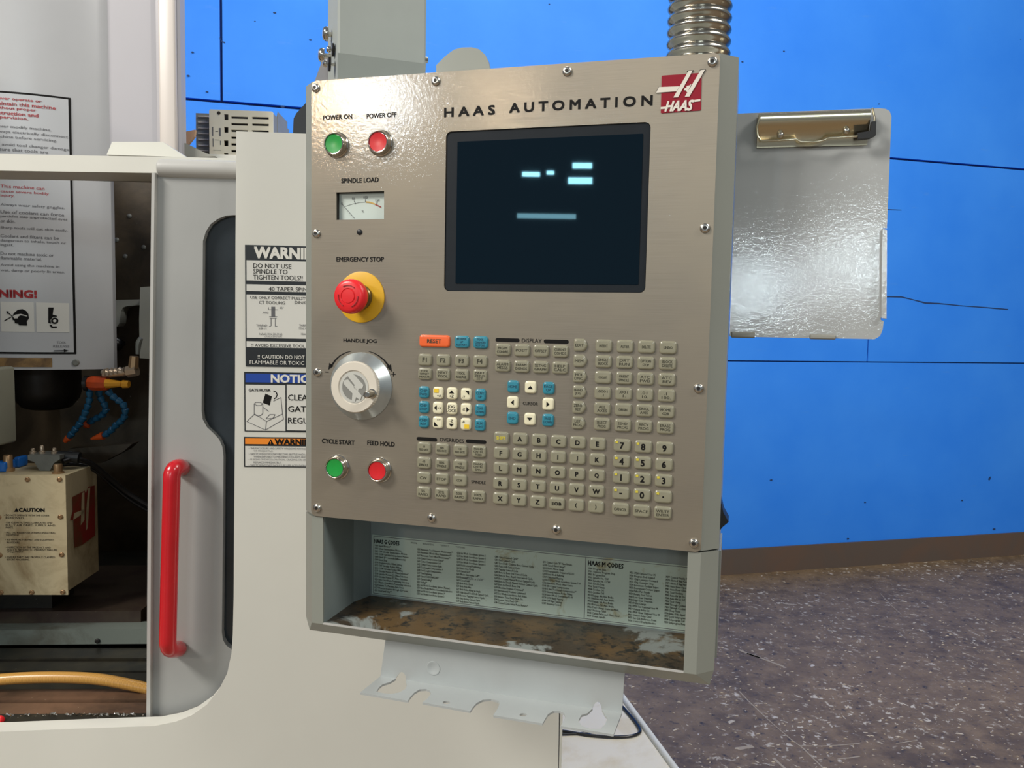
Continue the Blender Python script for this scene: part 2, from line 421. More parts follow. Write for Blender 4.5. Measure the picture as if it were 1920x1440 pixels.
# ================================================================== THE SETTING
WA = math.radians(14.77)
WO = Vector((1.2614, 4.5873, 0)); WT = Vector((math.cos(WA), math.sin(WA), 0)); WB = Vector((-math.sin(WA), math.cos(WA), 0))
WT0 = WO.dot(WT)
WM = Matrix.Translation(WO - WT * WT0) @ Matrix.Rotation(WA, 4, 'Z')     # x = distance along the wall, y into the wall
def wl(px, py): q = hit(px, py, WO, WB); return q.dot(WT), q.z
wall = put('wall_back', MB().box(-6.5, 10.5, 0.022, 0.12, 0, 5.0).me('wall_back'), 'wall_backing', None, WM)
struct(wall, 'blue painted plywood workshop wall')
rows = [(0.034, 1.250, 4.74), (1.257, 2.461, 3.30), (2.474, 3.688, -0.37), (3.694, 4.90, 0.9)]
for z0, z1, off in rows:
    k = -6
    for k in range(-6, 7):
        a = off + k * 2.438; b = a + 2.438
        if b < -6.3 or a > 10.3: continue
        g = 0.004 if z0 != 2.474 else 0.006
        put('wall_panel', MB().box(max(a, -6.4) + g, min(b, 10.4) - g, 0.0 + 0.0012 * ((k * 7) % 3), 0.022, z0, z1, 0.0).me('wall_panel'), 'wall_blue', wall, WM)
def wall_crack(pts, wdt):
    P = [wl(*p) for p in pts]; loop = [(x, z + wdt * (0.4 + 0.6 * random.random()) / 2) for x, z in P] + [(x, z - wdt * (0.4 + 0.6 * random.random()) / 2) for x, z in reversed(P)]
    put('wall_crack', MB().shape([loop], -0.0012, 0.001).me('wall_crack'), 'wall_backing', wall, WM)
wall_crack([(1640, 556), (1668, 556), (1690, 557), (1712, 562), (1735, 568), (1760, 569), (1800, 573), (1850, 577), (1890, 580)], 0.012)
wall_crack([(1640, 392), (1672, 393), (1690, 394)], 0.006)
wall_crack([(412, 70), (416, 78), (422, 80)], 0.010)
for px, py, r in ((515, 24, 4), (582, 75, 3.5), (388, 172, 3), (353, 142, 3.5), (530, 200, 5), (1392, 116, 3.2), (1648, 195, 2.5), (1470, 96, 3), (478, 40, 2), (1446, 900, 4), (1864, 992, 5), (1804, 938, 3.5), (1622, 942, 3), (1590, 1010, 4), (1030, 8, 2.5), (361, 98, 3)):
    x, z = wl(px, py); R = r * .55 / 340
    put('nail_dent', MB().shape([circ(x, z, R * 0.7, 7, R * 1.3)], -0.0014, 0.001).me('nail_dent'), 'wall_backing', wall, WM)
bb = put('baseboard_back', MB().box(-6.5, 10.5, -0.016, -0.002, 0.0, 0.150).me('baseboard_back'), 'baseboard_rust', None, WM)
struct(bb, 'rusty brown steel baseboard along the blue wall')
fl = put('floor', MB().box(-9, 12, -6, 7.9, -0.1, 0.0).me('floor'), 'floor_concrete'); struct(fl, 'worn dark concrete floor with white flecks')
def scratch(pts, wd_):
    P = [hitz(*p, 0.0004) for p in pts]; L_, R_ = [], []
    for i, p in enumerate(P):
        d = (P[min(i + 1, len(P) - 1)] - P[max(i - 1, 0)]).normalized(); n_ = Vector((-d.y, d.x, 0)) * wd_ * random.uniform(.3, .6); L_.append(p + n_); R_.append(p - n_)
    n = len(P); put('floor_scratch', mesh('floor_scratch', L_ + R_, [(i, i + 1, n + i + 1, n + i) for i in range(n - 1)]), 'scratch_pale', fl)
scratch([(1386, 1296), (1405, 1316), (1420, 1330), (1440, 1349), (1462, 1368), (1484, 1387), (1505, 1402), (1525, 1422), (1550, 1446)], .006)
scratch([(1500, 1398), (1535, 1399), (1575, 1397), (1612, 1394)], .006); scratch([(1450, 1421), (1462, 1432), (1478, 1446)], .012); scratch([(1570, 1423), (1592, 1421), (1612, 1418)], .006)
scratch([(1650, 1112), (1668, 1132), (1690, 1152)], .004); scratch([(1470, 1132), (1483, 1133), (1494, 1134)], .016); scratch([(1818, 1122), (1830, 1125), (1846, 1124)], .014); scratch([(1400, 1225), (1430, 1235), (1470, 1250)], .012)
scratch([(1680, 1394), (1700, 1391), (1720, 1388)], .005); scratch([(1385, 1218), (1404, 1226), (1425, 1233)], .016); scratch([(1382, 1404), (1400, 1401), (1412, 1399)], .018)
# swarf and paint flakes strewn on the floor
fb = MB()
for i in range(900):
    px = random.uniform(1170, 1990); py = 1090 + 420 * random.random() ** 0.8
    p = hitz(px, py, 0.0); L = random.uniform(0.002, 0.010) * (2.0 if random.random() < 0.08 else 1); a = random.uniform(-0.7, 0.7) if random.random() < 0.6 else random.uniform(0, 6.3); w_ = L * random.uniform(0.15, 0.5)
    u = Vector((math.cos(a), math.sin(a), 0)); w2 = Vector((-u.y, u.x, 0)); h = random.uniform(0.0008, 0.003)
    fb.add([p - u * L - w2 * w_, p + u * L - w2 * w_ * .4, p + u * L * .7 + w2 * w_, p - u * L * .6 + w2 * w_ * .8, p + Vector((0, 0, h))], [(0, 1, 4), (1, 2, 4), (2, 3, 4), (3, 0, 4)])
tag(put('floor_debris', fb.me('floor_debris'), 'chip_pale'), 'pale swarf flecks strewn over the dark floor', 'debris', kind='stuff')

# ================================================================== MILLING MACHINE
mc = thing('milling_machine', 'large white and grey milling machine enclosure behind the control pendant', 'machine', Matrix.Translation(Vector((MO.x, MO.y + 0.5, 0))))
ZF = -MO.z                                        # floor in machine frame
ox = [ml(443, 246), ml(441.5, 450), ml(440.5, 800), ml(438, 1120), ml(436.5, 1190), ml(434, 1225), ml(426, 1262), ml(410, 1294), ml(388, 1321), ml(360, 1341), ml(330, 1353), ml(290, 1361), ml(150, 1366), ml(0, 1372), ml(-530, 1384)]
tr = ml(1062, 268); xr = ml(1058, 1400)[0]
outline = [tr] + ox + [(ox[-1][0], ZF), (xr, ZF)]
fp = put('front_panel', MB().shape([outline], 0.0, 0.030).me('front_panel'), 'machine_white', mc, MM)
# side return of the front panel on the right
put('side_panel', MB().box(xr - 0.004, xr, 0.030, 0.50, ZF + .55, tr[1]).me('side_panel'), 'machine_white', mc, MM)
put('side_panel', MB().box(ox[-1][0], ox[-1][0] + 0.02, 0.030, 1.05, ZF, tr[1] + .25).me('side_panel'), 'machine_white', mc, MM)  # left panel, set close in and raised to keep the key lamp off the interior
put('side_panel', MB().box(xr - .004, xr, .030, .075, ZF, ZF + .55).me('side_panel'), 'machine_white', mc, MM)
# top rail
X0_ = ox[-1][0] + .02
a0 = ml(-530, 279, .07); a1 = ml(470, 297, .07); b0 = ml(-530, 312, .07); b1 = ml(470, 327, .07)
put('top_rail', MB().shape([[b0, b1, a1, a0]], 0.07, 0.15).me('top_rail'), 'machine_white', mc, MM)
put('hood_underside', MB().box(X0_, ml(470, 322, .15)[0], .15, .225, ml(140, 322, .15)[1] - .002, ml(140, 322, .15)[1] + .01).me('hood_underside'), 'interior_brown', mc, MM)
# pressed cover standing on the rail
q = [ml(200, 290, .16), ml(210, 266, .16), ml(305, 266, .16), ml(350, 295, .16)]
put('rail_cover', MB().shape([q], 0.16, 0.20).me('rail_cover'), 'machine_white', mc, MM)
# door
DD = 0.046
dl = [ml(294, 312, DD), ml(470, 318, DD), ml(470, 1365, DD), ml(279.5, 1365, DD), ml(281, 1100, DD), ml(283.5, 850, DD), ml(287, 600, DD)]
win = [ml(*p, DD) for p in [(466, 402), (440, 403), (425, 404), (409, 410), (395, 420), (386, 434), (380.5, 452), (379.5, 600), (378, 770), (380, 786), (388, 801), (402, 814), (411, 824), (417, 838), (419, 856), (418, 1000), (416, 1185), (418, 1200), (424, 1210), (434, 1218), (450, 1222), (466, 1222)]]
dr = put('door', MB().shape([dl, win], DD, DD + 0.022).me('door'), 'door_grey', mc, MM, 'grey sliding enclosure door')
wp = [ml(*p, DD + .015) for p in [(470, 396), (374, 396), (372, 860), (372, 1228), (470, 1228)]]
put('door_window', MB().shape([wp], DD + 0.012, DD + 0.018).me('door_window'), 'window_smoke', dr, MM, 'smoky dark window')
e = [ml(287, 326, DD - .004), ml(294.5, 326, DD - .004), ml(287.5, 600, DD - .004), ml(284.5, 850, DD - .004), ml(280.5, 1352, DD - .004), ml(277.5, 1352, DD - .004), ml(280, 850, DD - .004), ml(283, 600, DD - .004)]
e = [ml(289, 326, DD), ml(295, 326, DD), ml(291.5, 600, DD), ml(288.5, 850, DD), ml(286, 1360, DD), ml(279, 1360, DD), ml(282.5, 850, DD), ml(286, 600, DD)]
put('door_edge', MB().shape([e], DD - 0.010, DD + 0.022).me('door_edge'), 'door_edge', dr, MM)
pa = mp(298, 316, DD + .004); pb = mp(470, 321, DD + .004); u = (pb - pa).normalized(); r = 0.0145
put('door_top_roll', MB().tube([pa, pa + u * .002, pa + u * .01, pb], [r * .8, r * .95, r, r], 20).me('roll', 40), 'door_edge', dr)
# red handle
hx = [mp(341, 880, DD), mp(339, 879, DD - .012)]
top = mp(323, 893, DD - .040); bot = mp(314.5, 1212, DD - .040)
path = [mp(341, 877, DD - .001), mp(339, 876, DD - .012), mp(334, 876, DD - .026), mp(327, 880, DD - .036), mp(322.5, 891, DD - .040), mp(321.5, 920, DD - .041), mp(318, 1050, DD - .041), mp(315, 1185, DD - .041), mp(315, 1206, DD - .040), mp(319, 1216, DD - .034), mp(326, 1217.5, DD - .022), mp(333, 1217, DD - .010), mp(335, 1216.5, DD - .001)]
path = spline(path, 4)
put('door_handle', MB().tube(path, 0.0128, 16).me('door_handle', 60), 'handle_red', dr, None, 'glossy red bar handle')
# interior shell
zc = ml(0, 1352, .05)[1]
X0, X1 = ox[-1][0] + .02, xr - 0.10
put('interior_back', MB().box(X0, X1, 0.98, 1.0, zc - 0.20, ml(0, 300, .98)[1]).me('interior_back'), 'interior_brown', mc, MM)
put('interior_side', MB().box(ml(400, 700, .08)[0] , ml(400, 700, .08)[0] + .02, 0.08, 0.98, zc - .20, ml(0, 322, .15)[1]).me('interior_side'), 'interior_brown', mc, MM)
put('interior_floor', MB().box(X0, X1, 0.03, 0.98, zc - 0.22, zc - 0.20).me('interior_floor'), 'interior_black', mc, MM)
put('interior_side', MB().box(X0, X0 + .004, 0.035, 0.98, zc - .20, tr[1] + .25).me('interior_side'), 'interior_brown', mc, MM)  # left liner, raised with its panel to block the key lamp
sl = [hit(0, 1346, MO + MB_ * .05, MB_)]
def sill(name, y_front, y_back, d0, d1, m_, x1px=300, label=None):
    """long horizontal member across the opening: its top runs from photo row y_front at depth d0 to y_back at depth d1"""
    za = ml(140, y_front, d0)[1]; zb = ml(140, y_back, d1)[1]; xa, xb = X0, ml(x1px, y_front, d0)[0]
    b_ = MB().add([(xa, d0, za), (xb, d0, za), (xb, d1, zb), (xa, d1, zb), (xa, d0, za - .09), (xb, d0, za - .09), (xb, d1, zb - .12), (xa, d1, zb - .12)],
                  [(0, 1, 2, 3), (4, 7, 6, 5), (0, 4, 5, 1), (1, 5, 6, 2), (2, 6, 7, 3), (3, 7, 4, 0)])
    return put(name, b_.me(name), m_, mc, MM, label)
sill('chip_gutter', 1356, 1338, .030, .058, 'interior_black')
sill('drip_sill', 1342, 1318, .062, .098, 'sill_rust', label='rusty drip sill')
sill('drip_sill', 1312, 1292, .104, .150, 'sill_rust', label='rusty drip sill')
sill('way_cover', 1302, 1262, .160, .235, 'interior_black')
sill('way_cover', 1258, 1240, .240, .285, 'interior_black')
sill('way_cover', 1234, 1215, .290, .330, 'interior_black')
# grey guard strip and table edge: upright bars
def bar(name, px1, y0, y1, d, dep, m_, slopey=-4):
    q = [(X0 + .006, ml(0, y1, d)[1]), ml(px1, y1 + slopey, d), ml(px1, y0 + slopey, d), (X0 + .006, ml(0, y0, d)[1])]
    return put(name, MB().shape([q], d, d + dep).me(name), m_, mc, MM)
bar('guard_strip', 300, 1183, 1211, .335, .04, 'way_grey')
gx, gz = ml(183, 1201.5, .335)
put('guard_screw', MB().lathe([(.005, 0), (.005, .002), (.003, .003)], 10).me('guard_screw'), 'socket_dark', mc, MM @ T(gx, .335, gz))
bar('machine_table', 264, 1149, 1177, .37, .30, 'table_iron')
bar('machine_table', 286, 1124, 1146, .55, .36, 'interior_black')
# swarf lying along the gutter
sb = MB()
for i in range(260):
    px = random.uniform(4, 276); p = mp(px, random.uniform(1338, 1353), .052); a = random.uniform(0, 6.3); L = random.uniform(.0015, .006)
    u = Vector((math.cos(a), math.sin(a) * .6, random.uniform(-.2, .5))); w2 = Vector((-u.y, u.x, .3)) * L * .4
    sb.add([p - u * L, p + w2, p + u * L, p - w2 + Vector((0, 0, L * .5))], [(0, 1, 2), (0, 2, 3), (0, 3, 1), (1, 3, 2)])
tag(put('gutter_swarf', sb.me('gutter_swarf'), 'chip_steel'), 'bright metal chips lying along the gutter of the enclosure opening', 'swarf', kind='stuff')
# column cover above the enclosure
CDp = 0.535
def cl_(px, py, d=CDp): return ml(px, py, d)
zb_ = ml(250, 306, CDp)[1]; zt = ml(250, -260, CDp)[1]
xA, xB, xC = ml(201, 200, CDp)[0], ml(303, 200, CDp)[0], ml(333, 200, CDp)[0]
col = MB().shape([[(xA, CDp), (xB - .02, CDp), (xB - .01, CDp + .001), (xB, CDp - .001), (xC, CDp + .004), (xC + .004, CDp + .010), (xC + .005, CDp + .035), (xA, CDp + .035)]], zb_, zt, 'xy')
put('column_cover', col.me('column_cover'), 'column_lilac', mc, MM)
put('column_trim', MB().box(xB - .002, xC, CDp - .010, CDp - .0015, zb_, zt, .004).me('column_trim', 40), 'column_trim', mc, MM)
# warning placards on the front panel
def placard(name, x0, y0, x1, y1, base, label):
    a = ml(x0, y0); b = ml(x1, y1)
    xL = a[0]; xR = b[0]; zT = a[1]; zB = b[1]
    o = put(name, MB().shape([[(xL, zB), (xR, zB), (xR, zT), (xL, zT)]], -0.0008, 0.0).me(name), base, mc, MM, label)
    return o
def prect(par, x0, y0, x1, y1, m_, lay=1, nm='print_field'):
    a = ml(x0, y0); b = ml(x1, y1)
    return put(nm, MB().shape([[(a[0], b[1]), (b[0], b[1]), (b[0], a[1]), (a[0], a[1])]], -0.0008 - .0003 * lay, -0.0008 - .0003 * (lay - 1)).me(nm), m_, par, MM)
def ptext(par, body, xl, yc, wpx, hpx, m_, bold=0.0, anchor='L', lay=2, align='LEFT', spacing=1.0, lines=1.0, nm='lettering'):
    s = 1.2 / FPX
    x, z = ml(xl, yc)
    return put(nm, text_mesh(body, wpx * s if wpx else None, hpx * s if hpx else None, bold, align, spacing, 0, 2, lines, anchor), m_, par, MM @ T(x, -0.0008 - .0003 * lay - .0002, z))
p1 = placard('warning_placard', 459.5, 459, 648, 690, 'sticker_black', 'black and white WARNING spindle placard')
prect(p1, 462.5, 488, 645, 530, 'sticker_white'); prect(p1, 462.5, 533, 645, 549.5, 'sticker_white')
prect(p1, 462.5, 552, 645, 636.5, 'sticker_white'); prect(p1, 462.5, 639.5, 645, 654, 'sticker_white')
ptext(p1, 'WARNING', 478, 473.5, 130, 20, 'white_print', 0.04)
ptext(p1, 'DO NOT USE', 475, 498, 70, 8.5, 'black_print'); ptext(p1, 'SPINDLE TO', 475, 508.5, 63, 8.5, 'black_print'); ptext(p1, 'TIGHTEN TOOLS!!', 475, 519.5, 91, 8.5, 'black_print')
ptext(p1, '40 TAPER SPINDLE', 504, 541.5, 91, 7.5, 'black_print'); ptext(p1, 'USE ONLY CORRECT PULLSTUD', 470, 557.5, 112, 5.2, 'black_print')
ptext(p1, 'CT TOOLING', 486, 567, 48, 5.5, 'black_print'); ptext(p1, 'DIN/ISO TOOLING', 553, 567, 70, 5.5, 'black_print')
for cx in (512, 596):
    for x0, y0, x1, y1 in ((503, 576, 504, 580), (503, 580, 521, 581), (509, 575, 516, 593), (505, 593, 520, 594.2), (508, 597, 509, 611), (516, 597, 517, 611), (506, 596, 519, 597), (505, 611, 508, 612), (516, 611, 520, 612)):
        prect(p1, x0 + cx - 512, y0, x1 + cx - 512, y1, 'grey_print', 2, 'line_drawing')
ptext(p1, "45°", 524, 577, 8, 4, 'grey_print'); ptext(p1, '.990', 492, 586, 11, 4, 'grey_print')
ptext(p1, 'THREAD', 481, 610, 20, 4, 'grey_print'); ptext(p1, '5/8-11', 485, 615.5, 14, 4, 'grey_print'); ptext(p1, 'THREAD', 561, 610, 20, 4, 'grey_print'); ptext(p1, 'M16 X 2', 561, 615.5, 18, 4, 'grey_print')
ptext(p1, 'HAAS P/N 20-7165', 487, 626, 42, 4, 'grey_print'); ptext(p1, '(TSC) 20-7594', 497, 631, 31, 4, 'grey_print'); ptext(p1, 'HAAS P/N 20-7556', 565, 626, 42, 4, 'grey_print')
ptext(p1, '!! AVOID EXCESSIVE TOOL WEIGHT', 472, 647, 133, 5.5, 'black_print')
ptext(p1, '!! CAUTION DO NOT MACHINE', 484, 668.5, 129, 7, 'white_print'); ptext(p1, 'FLAMMABLE OR TOXIC MATERIAL', 469, 679, 148, 7, 'white_print')
p2 = placard('notice_placard', 458, 697, 648, 811, 'sticker_black', 'blue and white NOTICE gate filter placard')
prect(p2, 460.5, 700, 645, 719.5, 'sticker_blue'); prect(p2, 460.5, 721, 535.5, 808, 'sticker_white'); prect(p2, 538, 721, 645, 808, 'sticker_white')
ptext(p2, 'NOTICE', 509, 709.5, 81, 14.5, 'white_print', 0.035)
ptext(p2, 'GATE FILTER', 467, 731, 40, 5, 'black_print', 0.02)
for i, w_ in enumerate(('CLEAN', 'GATE FILTER', 'REGULARLY')): ptext(p2, w_, 540.5, 745 + i * 21.6, (47, 98, 84)[i], 11, 'black_print', 0.01)
def pline(par, pts, wd_, m_='grey_print', lay=2):
    P = [ml(*p) for p in pts]
    for a, b in zip(P[:-1], P[1:]):
        d = Vector((b[0] - a[0], b[1] - a[1])); 
        if d.length < 1e-6: continue
        n_ = Vector((-d.y, d.x)).normalized() * wd_ / 2
        put('line_drawing', MB().shape([[(a[0] - n_.x, a[1] - n_.y), (b[0] - n_.x, b[1] - n_.y), (b[0] + n_.x, b[1] + n_.y), (a[0] + n_.x, a[1] + n_.y)]], -0.0008 - .0003 * lay, -0.0008 - .0003 * (lay - 1)).me('line_drawing'), m_, par, MM)
pline(p2, [(463, 790), (478, 776), (500, 790), (530, 776), (527, 745), (513, 752)], .0008); pline(p2, [(463, 790), (498, 806), (532, 786), (530, 776)], .0008); pline(p2, [(498, 806), (500, 790)], .0008)
pline(p2, [(477, 757), (477, 777), (483, 780), (489, 779), (493, 775), (493, 757), (488, 754), (480, 754), (477, 757), (482, 760), (489, 760), (493, 757)], .0008)
pline(p2, [(493, 763), (504, 771)], .001); pline(p2, [(499, 785), (506, 777), (516, 777), (512, 784), (499, 785)], .0008)
pline(p2, [(513, 733), (518, 735), (520, 740), (518, 745), (514, 748)], .0014, 'black_print')
q = [ml(*p) for p in [(498, 738), (510, 743), (506, 760), (493, 755)]]
put('line_drawing', MB().shape([q], -0.0014, -0.0011).me('filter_icon'), 'black_print', p2, MM)
p3 = placard('safety_placard', 457.5, 819, 648, 877, 'sticker_black', 'orange and white WARNING enclosure placard')
prect(p3, 460, 821.5, 645, 834.5, 'sticker_orange'); prect(p3, 460, 836, 645, 875, 'sticker_white')
ptext(p3, 'WARNING', 516, 828, 78, 10.5, 'black_print', 0.04)
q = [ml(*p) for p in [(508, 823), (514, 833.5), (502, 833.5)]]
put('line_drawing', MB().shape([q], -0.0014, -0.0011).me('triangle_mark'), 'black_print', p3, MM)
ptext(p3, '!', 507.2, 829.5, 1.3, 6, 'sticker_orange', lay=3)
for i, (x_, s_) in enumerate(((467, '• THE ENCLOSURE AND SAFETY WINDOWS MAY NOT STOP'), (476, 'OF PROJECTILE.'), (467, '• SAFETY WINDOWS MAY BECOME BRITTLE AND LOSE'), (476, 'WHEN EXPOSED TO MACHINE COOLANTS AND OILS.'), (467, '• IF SIGNS OF DISCOLORATION, CRAZING OR CRACKING'), (476, 'REPLACE IMMEDIATELY.'), (467, '• SAFETY WINDOWS SHOULD BE REPLACED EVERY'))):
    ptext(p3, s_, x_, 840 + i * 5.3, len(s_) * 2.6, 3.6, 'grey_print')

# ================================================================== SPINDLE HEAD
HR, HD = 0.40, 1.62                                      # curved front cover: radius, nearest depth
hx0 = hity(-70, 400, HD).x; hc = Vector((hx0, HD + HR, 0))
sh = thing('spindle_head', 'grey spindle head with curved front cover and safety label, inside the machine', 'spindle head', Matrix.Translation(Vector((hx0, HD + .2, 1.33))))
def hs(s_, z, out=0.0):                                   # arc length along the cover -> world
    a = s_ / HR; return Vector((hc.x + (HR + out) * math.sin(a), hc.y - (HR + out) * math.cos(a), z))
def harc(px, py):                                          # photo point on the cover -> arc length, z
    d = ray(px, py); ox_, oy_ = CAM.x - hc.x, CAM.y - hc.y
    A = d.x ** 2 + d.y ** 2; B = ox_ * d.x + oy_ * d.y; C = ox_ ** 2 + oy_ ** 2 - HR ** 2
    disc = max(B * B - A * C, 0); k = (-B - math.sqrt(disc)) / A; p = CAM + d * k
    return HR * math.atan2(p.x - hc.x, -(p.y - hc.y)), p.z
zb = harc(100, 693)[1]; zt_ = 2.45
sR = harc(196, 500)[0]
plan = [hs(-0.004 + (sR + 0.004) * i / 24, 0) for i in range(25)]
e_ = hs(sR, 0); plan += [e_ + Vector((.010, .012, 0)), e_ + Vector((.008, .03, 0)), e_ + Vector((-.11, .22, 0)), Vector((plan[0].x, e_.y + .22, 0))]
hb = MB().shape([[(p.x, p.y) for p in plan]], zb, zt_, 'xy')
put('head_cover', hb.me('head_cover', 30), 'head_grey', sh)
def patch(name, s0, s1, z0, z1, out, m_, par=sh, n=16):
    v_ = []; f_ = []
    for i in range(n + 1):
        s_ = s0 + (s1 - s0) * i / n; v_ += [hs(s_, z0, out), hs(s_, z1, out)]
    for i in range(n): f_.append((2 * i, 2 * i + 2, 2 * i + 3, 2 * i + 1))
    return put(name, mesh(name, v_, f_, True), m_, par)
sA, zT = harc(134, 184); sB, zB = harc(142, 664)
sb0 = (sA + sB) / 2
lab = patch('safety_label', -0.003, sb0, zB, zT, .0010, 'black_print'); lab['label'] = 'grey safety label with black border'
patch('label_field', -0.003, sb0 - .0045, zB + .004, zT - .004, .0016, 'sticker_grey', lab)
def htext(body, px, py, hpx, m_, bold=0.0, wpx=None, anchor='L', lay=.0022):
    s_, z = harc(px, py); k = 1.46 / FPX
    src = text_mesh(body, wpx * k if wpx else None, hpx * k if hpx else None, bold, 'LEFT', 1.0, 0, 2, 1.0, anchor)
    v_ = [hs(s_ + v.co.x, z + v.co.z, lay) for v in src.vertices]
    return put('lettering', mesh('lettering', v_, [tuple(p.vertices) for p in src.polygons]), m_, lab)
for i, (x_, s_, w_) in enumerate(((-12, 'Never operate or', 88), (-12, 'maintain this machine', 113), (-12, 'without proper', 78), (-12, 'instruction and', 82), (-12, 'supervision.', 64))):
    htext(s_, x_, 184 + i * 8.9, 7.0, 'red_print', .02, w_)
for s_, y_, w_ in (('Never modify machine.', 238, 106), ('Always electrically disconnect', 248, 136), ('machine before servicing.', 257.5, 116), ('To avoid tool changer damage', 272, 138), ('ensure that tools are', 280.5, 100)):
    htext(s_, -12, y_ - 1.5, 7.0, 'label_grey', .01, w_)
for s_, y_, w_, m_ in (('This machine can', 349, 80, 'red_print'), ('cause severe bodily', 359, 88, 'red_print'), ('injury.', 367, 26, 'red_print'), ('Always wear safety goggles.', 384, 117, 'label_grey'), ('Use of coolant can force', 397, 116, 'label_grey'), ('particles into unprotected eyes', 405.5, 122, 'label_grey'), ('or skin.', 414, 27, 'label_grey'), ('Sharp tools will cut skin easily.', 427, 123, 'label_grey'), ('Coolant and filters can be', 442, 107, 'label_grey'), ('dangerous to inhale, touch or', 451, 120, 'label_grey'), ('ingest.', 459.5, 24, 'label_grey'), ('Do not machine toxic or', 475, 98, 'label_grey'), ('flammable material.', 483.5, 76, 'label_grey'), ('Avoid using the machine in', 497, 108, 'label_grey'), ('wet, damp or poorly lit areas.', 507, 118, 'label_grey')):
    htext(s_, 2, y_, 6.6, m_, .015, w_)
htext('WARNING!', -58, 549, 15, 'deep_red_print', .05, 129)
def hloop(pts, m_, out=.003, nm='pictogram'):
    P = [harc(*p) for p in pts]; tris = tessellate_polygon([[Vector((s_, z, 0)) for s_, z in P]])
    put(nm, mesh(nm, [hs(s_, z, out) for s_, z in P], [tuple(t_) for t_ in tris]), m_, lab)
for x0, x1 in ((-62, -1), (2.5, 64.5), (68.5, 130)): patch('pictogram_field', harc(x0, 595)[0], harc(x1, 595)[0], harc(66, 622.5)[1], harc(66, 567)[1], .0022, 'sticker_white', lab, 8)
hloop([(24, 594), (27, 587), (34, 581), (43, 579.5), (50, 583), (54, 589), (55, 597), (51, 603), (52, 610.5), (37, 610), (35, 607), (29, 606), (28, 601), (25, 600)], 'black_print')
hloop([(25, 593), (30, 590), (40, 588.5), (52, 592), (52, 593.5), (40, 591), (36, 593), (34, 597), (28, 597)], 'sticker_white', .0034)
hloop([(9, 600.5), (24, 592.5), (24.5, 594), (10, 602)], 'black_print'); hloop([(13, 583), (18, 584), (17, 586), (24, 592), (23, 593), (16, 587.5), (15, 589)], 'black_print')
hloop([(91, 576.5), (101, 576.5), (99, 590), (107, 592), (107, 594), (100, 594), (95, 600), (96, 607), (91, 605)], 'black_print')
hloop([(109 + 0 + (-7 + 7) - 6 + 7 * math.cos(i * .5236), 601.5 + 6 * math.sin(i * .5236)) for i in range(12)], 'black_print'); hloop([(103 + 3.4 * math.cos(i * .785), 601.5 + 2.8 * math.sin(i * .785)) for i in range(8)], 'sticker_white', .0034)
hloop([(93, 609), (97, 609), (99, 612), (107, 612), (107, 615), (97, 615)], 'black_print')
htext('TOOL', 107, 642, 5, 'label_grey', 0, 17); htext('RELEASE', 100, 649, 5, 'label_grey', 0, 30)
hloop([(101, 657), (120, 656.6), (119.5, 654.5), (129, 657.5), (120, 660.3), (120, 658.4), (101, 658.6)], 'black_print')
patch('part_label', -0.003, harc(98, 680)[0], harc(90, 692)[1] + .004, harc(90, 671)[1], .0012, 'stained_label')['label'] = 'oil stained part label'
s_, z_ = harc(142, 680); P = hs(s_, z_, .001)
put('cover_screw', MB().lathe([(.007, 0), (.007, .001), (.005, .002)], 12).me('cover_screw'), 'valve_grey', sh, Matrix.Translation(P) @ Matrix.Rotation(s_ / HR, 4, 'Z'))
# spindle nose under the head
nc = hity(88, 740, 1.80)
put('spindle_nose', MB().lathe([(.070, zb + .02), (.070, zb - .06), (.066, zb - .075), (.050, zb - .095), (.035, zb - .10)], 28, True, True, 'z', (nc.x, nc.y, 0)).me('spindle_nose', 40), 'spindle_dark', sh)
pc = [hity(-30, 700, 1.52), hity(-6, 838, 1.52)]
put('air_cylinder', MB().box(pc[0].x, pc[1].x, 1.50, 1.58, pc[1].z, zb + .01, .006).me('air_cylinder', 40), 'probe_grey', sh)

# ================================================================== COOLANT GEAR
HY = 1.68
def zp(x, y): return (x / 6.62, 690 + y / 6.62)            # crop scale used while measuring
man = thing('coolant_manifold', 'orange coolant manifold with yellow valve lever and pale pipe fittings under the spindle head', 'manifold', Matrix.Translation(hity(200, 735, HY)))
def tpx(pts, y): return [hity(px, py, y) for px, py in pts]
put('manifold_block', MB().tube(tpx([(165, 718), (170, 718), (186, 719), (202, 719)], HY), [.012, .015, .0155, .014], 8).me('manifold_block', 30), 'manifold_orange', man)
put('manifold_clamp', MB().tube(tpx([(160, 719), (167, 719)], HY), .0165, 10).me('manifold_clamp', 40), 'black_plastic', man)
put('valve_lever', MB().tube(tpx([(199, 719), (215, 719.5), (228, 720)], HY - .01), [.010, .008, .006], 8).me('valve_lever', 40), 'valve_yellow', man)
put('valve_cap', MB().tube(tpx([(230, 720), (242, 720.5)], HY - .01), [.0085, .0075], 8).me('valve_cap', 40), 'valve_yellow', man)
fpts = tpx([(193, 701), (196, 700), (199, 702), (202, 699), (206, 701.5), (210, 698.5), (214, 701), (218, 698), (222, 700), (226, 697), (230, 699), (236, 696)], HY)
put('pipe_fitting', MB().tube(fpts, [.008, .010, .008, .0105, .008, .0105, .008, .0105, .008, .0105, .009, .010], 10).me('pipe_fitting', 40), 'fitting_pale', man)
put('pipe_elbow', MB().tube(tpx([(239, 697), (257, 694)], HY), .0125, 8).me('pipe_elbow', 30), 'fitting_pale', man)
put('pipe_elbow', MB().tube(tpx([(250, 690), (252, 668)], HY), [.0105, .009], 8).me('pipe_elbow', 30), 'brass', man)
put('feed_pipe', MB().tube(tpx([(258, 664), (259, 650), (260, 642), (264, 634)], HY), [.004, .0055, .006, .005], 8).me('feed_pipe', 40), 'valve_grey', man)
